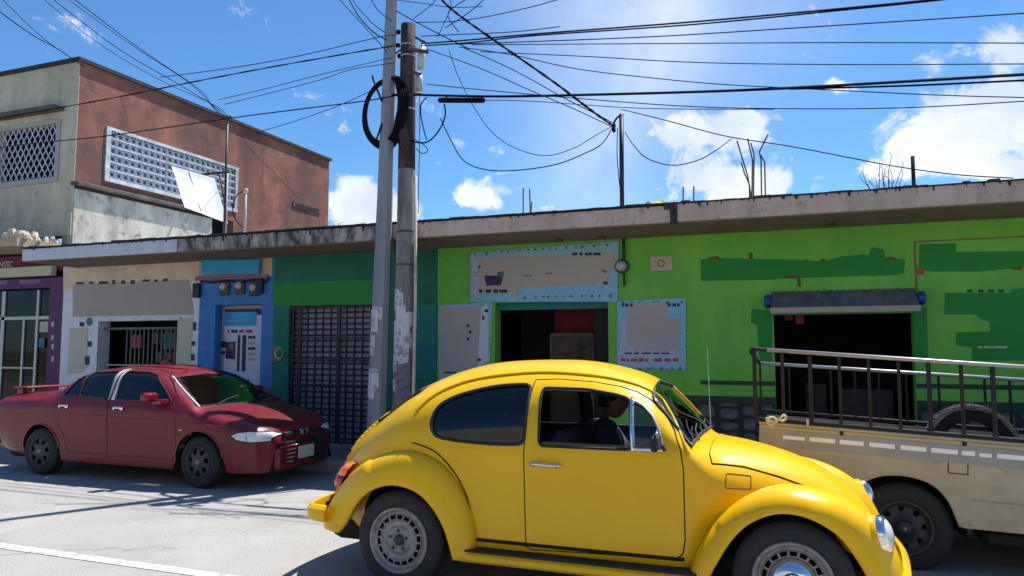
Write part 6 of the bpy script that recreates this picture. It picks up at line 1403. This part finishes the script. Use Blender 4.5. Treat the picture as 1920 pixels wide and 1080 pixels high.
cable([(833, 195), (835, 215), (826, 240), (808, 262), (790, 268), (768, 263)], .010, 'short black jumper curving from the splice case back to the right pole')
cable([(800, 182), (790, 195), (789, 215), (795, 245), (800, 262)], .008, 'short looped lead between the right pole and the jumper')
cable([(778, 262), (795, 272), (802, 282), (792, 288), (780, 278)], .006, 'small curl of wire hanging beside the right pole')
cable([(787, 180), (787, 260), (785, 340), (784, 400)], .005, 'thin wire dropping straight beside the right pole', 'cable_grey')
cable([(725, 75), (700, 60), (672, 30), (650, -10)], .008, 'leftmost wire fanning from the slender pole to the top edge')
cable([(724, 62), (700, 45), (672, 15), (655, -10)], .006, 'second wire fanning from the slender pole to the top edge', 'cable_grey')
cable([(726, 98), (700, 68), (665, 30), (630, -8)], .006, 'lowest wire fanning up-left from the slender pole', 'cable_grey')
cable([(735, 40), (710, 20), (690, -10)], .006, 'short wire leaving the slender pole near the top edge', 'cable_grey')
cable([(742, 20), (800, 52), (880, 92)], .007, 'wire crossing behind both pole tops down to the right')
cable([(860, 60), (840, 25), (880, -5), (900, -20)], .006, 'wavy wire rising over the right pole', 'cable')
cable([(780, 42), (850, 40), (920, 30), (1000, 12), (1060, -5)], .006, 'thin wire from the right pole climbing to the top edge', 'cable_grey')
cable([(835, 52), (870, 30), (900, 6), (915, -10)], .006, 'short dark wire forking above the right pole', 'cable')
cable([(775, 35), (810, 8), (822, -10)], .005, 'steep thin wire leaving the top of the right pole', 'cable_grey')
cable([(820, 70), (832, 45), (846, 10), (838, -10)], .005, 'twisting thin wire close above the thick cable', 'cable_grey')
cable([(742, 0), (790, 6), (850, 14), (905, 12)], .005, 'nearly level wire at the top edge between the poles', 'cable_grey')
cable([(790, 68), (830, 66), (960, 60), (1050, 50)], .006, 'slack strand above the start of the twisted cable', 'cable')
cable([(300, 145), (430, 128), (560, 105), (700, 72), (745, 65)], .006, 'faint wire above the upper left thick cable', 'cable_grey')
cable([(410, 187), (500, 166), (600, 140), (735, 108)], .005, 'faint wire between the two left thick cables', 'cable_grey')
cable([(420, 196), (500, 176), (600, 150), (660, 130), (740, 118)], .005, 'second faint wire between the two left thick cables', 'cable_grey')
cable([(490, 246), (560, 225), (640, 196), (700, 168)], .005, 'faint wire below the left coil cable', 'cable_grey')
cable([(-60, -30, 7.5), (0, 22, 8), (60, 65, 8.8), (110, 93, 9.4), (158, 126, 9.7)], .009, 'leftmost wire coming down to the corner of the brick building')
cable([(-40, -40, 7.5), (0, -5, 8), (70, 62, 8.8), (120, 100, 9.4), (158, 122, 9.7)], .006, 'finer wire next to the leftmost one, ending at the building corner', 'cable_grey')
for i, (a, bb, c) in enumerate((((60, -20), (180, 78), (300, 150)), ((75, -20), (220, 90), (330, 155)), ((95, -25), (240, 80), (350, 152)), ((115, -20), (260, 90), (370, 165)))):
    cable([(a[0], a[1], 8), (bb[0], bb[1], 9.2), (c[0], c[1], 10), (400, 196 + i * 2, 10.1), (427, 218 + i * 3, 10.1)], .007 if i % 2 else .0055, ['lowest', 'second lowest', 'third lowest', 'highest'][i] + ' of the four wires from the upper left corner to the thin mast', 'cable' if i % 2 else 'cable_grey')
cable([(427, 222, 10.1), (470, 280, 11.5), (520, 330, 12.5), (560, 372, 13.5)], .005, 'thin wire sloping from the thin mast down along the brick wall', 'cable_grey')
# roof things
def rebar(name, label, bars, Y=9.9, group=None):
    x = P(bars[0][0][0], 380, Y).x; t = thing(name, label, 'rebar', (x, Y, ZE1), group)
    for i, br in enumerate(bars):
        q = [P(a, c, Y + .06 * (i % 3)) for a, c in br]; q = [Vector((q[0].x, q[0].y, ZE1))] + q; b = MB(); b.tube(q, .010, 5); b.build('bar', 'rebar', t)
m = thing('roof_mast', 'dark iron mast on the roof carrying wires right of the poles', 'mast', (P(1166, 375, 9.3).x, 9.3, ZE1)); q = P(1165, 214, 9.3)
b = MB(); b.tube([(m.location.x, 9.3, ZE1), (q.x, 9.3, q.z)], .03, 8); b.build('pole', 'bar_black', m)
b = MB(); b.tube(smoothpath([P(1165, 216, 9.28), P(1156, 222, 9.25), P(1150, 235, 9.2), P(1152, 248, 9.2)]), .014, 6); b.build('wire_hook', 'cable', m)
b = MB()
for y in (236, 244): q = P(1151, y, 9.2); b.lathe([(.001, -.03), (.025, -.02), (.025, .02), (.001, .03)], q, 'z', 8)
b.build('insulator', 'cable', m)
b = MB(); b.tube(smoothpath([P(1158, 240, 9.25), P(1157, 290, 9.28), P(1162, 350, 9.28)]), .006, 5); b.build('lead', 'cable_grey', m)
rebar('rebar_bunch', 'pair of short upright bars on the roof left of the roof mast', [[(981, 392), (981, 352)], [(994, 392), (993, 354)], [(996, 392), (997, 378)]])
rebar('rebar_bunch', 'two short bars on the roof just right of the joint in the eave', [[(1281, 372), (1281, 350)], [(1301, 372), (1301, 349)]])
rebar('rebar_bunch', 'tall bunch of bent rusty bars spreading at the top above the green shops', [[(1408, 365), (1402, 330), (1393, 300), (1382, 264)], [(1410, 365), (1411, 300), (1402, 260)], [(1413, 365), (1414, 290), (1408, 268)], [(1428, 365), (1427, 300), (1424, 285), (1440, 252)], [(1435, 360), (1434, 305), (1426, 290)], [(1405, 345), (1396, 325), (1390, 305)]])
m = thing('rebar_post', 'single thick bar standing on the roof near the right edge', 'rebar', (P(1711, 345, 9.7).x, 9.7, ZE1)); q = P(1711, 293, 9.7); b = MB(); b.tube([(q.x, 9.7, ZE1), (q.x, 9.7, q.z)], .022, 6); b.build('bar', 'cable_grey', m)
def twigs(name, label, pxs, y0, y1, n, Y, mm, seed, leaf=None, w=26):
    rnd = random.Random(seed); c = P(pxs, y0, Y); t = thing(name, label, 'plant', (c.x, Y, ZE1)); sc_ = (P(1, 0, Y) - P(0, 0, Y)).length; H_ = ((y0 - y1) * sc_ + c.z - ZE1) * .6
    b = MB(); lf = MB()
    for k in range(n):
        a = rnd.uniform(-.5, .5); q = [Vector((c.x + rnd.uniform(-.05, .05), Y, ZE1))]; L_ = H_ * rnd.uniform(.6, 1.05)
        for j in range(4): q.append(q[-1] + Vector((sin(a + rnd.uniform(-.3, .3)) * L_ / 4, rnd.uniform(-.04, .04), cos(a) * L_ / 4)))
        b.tube(q, [.007, .006, .005, .004, .003], 4)
        for p in q[2:]:
            for _ in range(5 if leaf else 1):
                d = Vector((rnd.uniform(-1, 1), rnd.uniform(-1, 1), rnd.uniform(-.5, 1))).normalized() * (.05 if leaf else .07); p2 = p + d
                if leaf: e = d.orthogonal() * .45; lf.add([p, p + d * .5 + e, p2, p + d * .5 - e], [(0, 1, 2, 3)])
                else: b.tube([p, p2], .003, 4)
    b.build('stems', 'twig', t)
    if leaf: lf.build('leaves', leaf, t)
twigs('dry_plant', 'dry leafless twigs growing on the roof under the large right cloud', 1662, 346, 300, 16, 10.2, 'twig', 2)
twigs('dry_plant', 'small dry twigs on the roof edge left of the slender pole', 628, 425, 404, 9, 10.2, 'twig', 6)
rnd = random.Random(3)
m = thing('tarpaulin_heap', 'low heap under a dark and yellow-green sheet on the roof right of the mast', 'tarpaulin', (P(1228, 375, 9.5).x, 9.5, ZE1))
def heap(x0, x1, y0, y1, h, mm, nm, seed):
    rnd = random.Random(seed); n = 14; b = MB()
    for i in range(n + 1):
        for j in range(7):
            u, v = i / n, j / 6; z = ZE1 + .03 + h * min(1, 3.2 * min(u, 1 - u)) * min(1, 3 * min(v, 1 - v)) * rnd.uniform(.75, 1.0)
            if min(u, 1 - u, v, 1 - v) <= 0: z = ZE1 + .002
            b.v.append((x0 + (x1 - x0) * u, y0 + (y1 - y0) * v, z))
    for i in range(n):
        for j in range(6): b.f.append((i * 7 + j, i * 7 + 7 + j, i * 7 + 8 + j, i * 7 + 1 + j)); b.sm.append(True)
    b.build(nm, mm, m)
xa, xb = P(1205, 375, 9.2).x, P(1262, 375, 9.2).x
heap(xa, xb, 8.9, 9.6, .16, 'leaf_yellow', 'sheet', 4); heap(xa - .12, xa + .42, 9.0, 9.7, .17, 'black', 'sheet', 5); heap(xa + .1, xb - .02, 9.05, 9.7, .20, 'meter_box', 'sheet', 6)
for i, (px, w) in enumerate(((1040, .3), (1120, .25))):
    m = thing('roof_rubble', ['flat broken slab lying on the roof left of the roof mast', 'chunk of concrete on the roof at the foot of the roof mast'][i], 'rubble', (P(px, 385, 9.2).x, 9.2, ZE1)); b = MB(); b.cbox((m.location.x, 9.1, ZE1), (m.location.x + w, 9.35, ZE1 + .07), .02); b.build('slab', 'concrete_old', m)
# weeds by the gutter at the bottom right
def weed(px, Y, label, seed):
    rnd = random.Random(seed); x = P(px, 1078, Y).x; t = tag(bpy.data.objects.new('x', None), None); bpy.data.objects.remove(t)
    b = MB()
    for k in range(26):
        a = rnd.uniform(0, 2 * pi); l = rnd.uniform(.05, .11); p = Vector((x + rnd.uniform(-.02, .02), Y + rnd.uniform(-.02, .02), -.002)); q = p + Vector((cos(a) * l * .35, sin(a) * l * .35, l)); w = Vector((-sin(a), cos(a), 0)) * .006; b.add([p - w, p + w, q], [(0, 1, 2)])
    tag(b.build('weed', 'leaf_yellow'), label, 'weed')
# people and clutter in the shops stay in the dark; a bundle on the white shop's counter
m = thing('counter_goods', 'pinkish bundle on the sill of the white shop window behind the saloon roof', 'bundle', (P(300, 680, WY + .05).x, WY + .08, .95))
b = MB(); x = m.location.x
for dx, dz, w, h in ((-.20, 0, .22, .30), (.0, 0, .20, .40), (.16, 0, .14, .36)): b.cbox((x + dx, WY + .02, .951), (x + dx + w, WY + .09, .95 + h), .04)
bevel(b.build('cloth', mat('pink_cloth', (.34, .10, .13), .9, scale=18), m), .03, 3)

# ------------------------------------------------------------------ the other side of the street (behind the viewer; it lights and mirrors in the cars)
opp = thing('facing_row', 'plain ochre and grey row of houses on the near side of the street', 'building', (0, -8, 0))
rnd = random.Random(12); x = -34.0
while x < 30:
    w = rnd.uniform(5, 9); h = rnd.uniform(3.2, 6.4); m = rnd.choice(['pale_panel', 'concrete_old', 'beige', 'cream', 'grey_panel'])
    ho = []; q = x + .8
    while q < x + w - 1.6: ho.append((q, q + 1.1, .9 if rnd.random() < .5 else .1, 2.2)); q += rnd.uniform(2, 2.8)
    b = MB(); wall_cells(b, x, x + w, .08, h, ho, -8.25, .25); b.build('wall', m, opp)
    b = MB(); b.box((x, -14, .08), (x + w, -8.26, .12)); b.box((x, -14, h - .2), (x + w, -8.26, h - .05)); b.box((x, -14.1, .08), (x + w, -14.001, h)); b.box((x, -10, .13), (x + w, -9.9, h - .21)); o = b.build('shell', 'room', opp); o['kind'] = 'stuff'
    x += w + .01
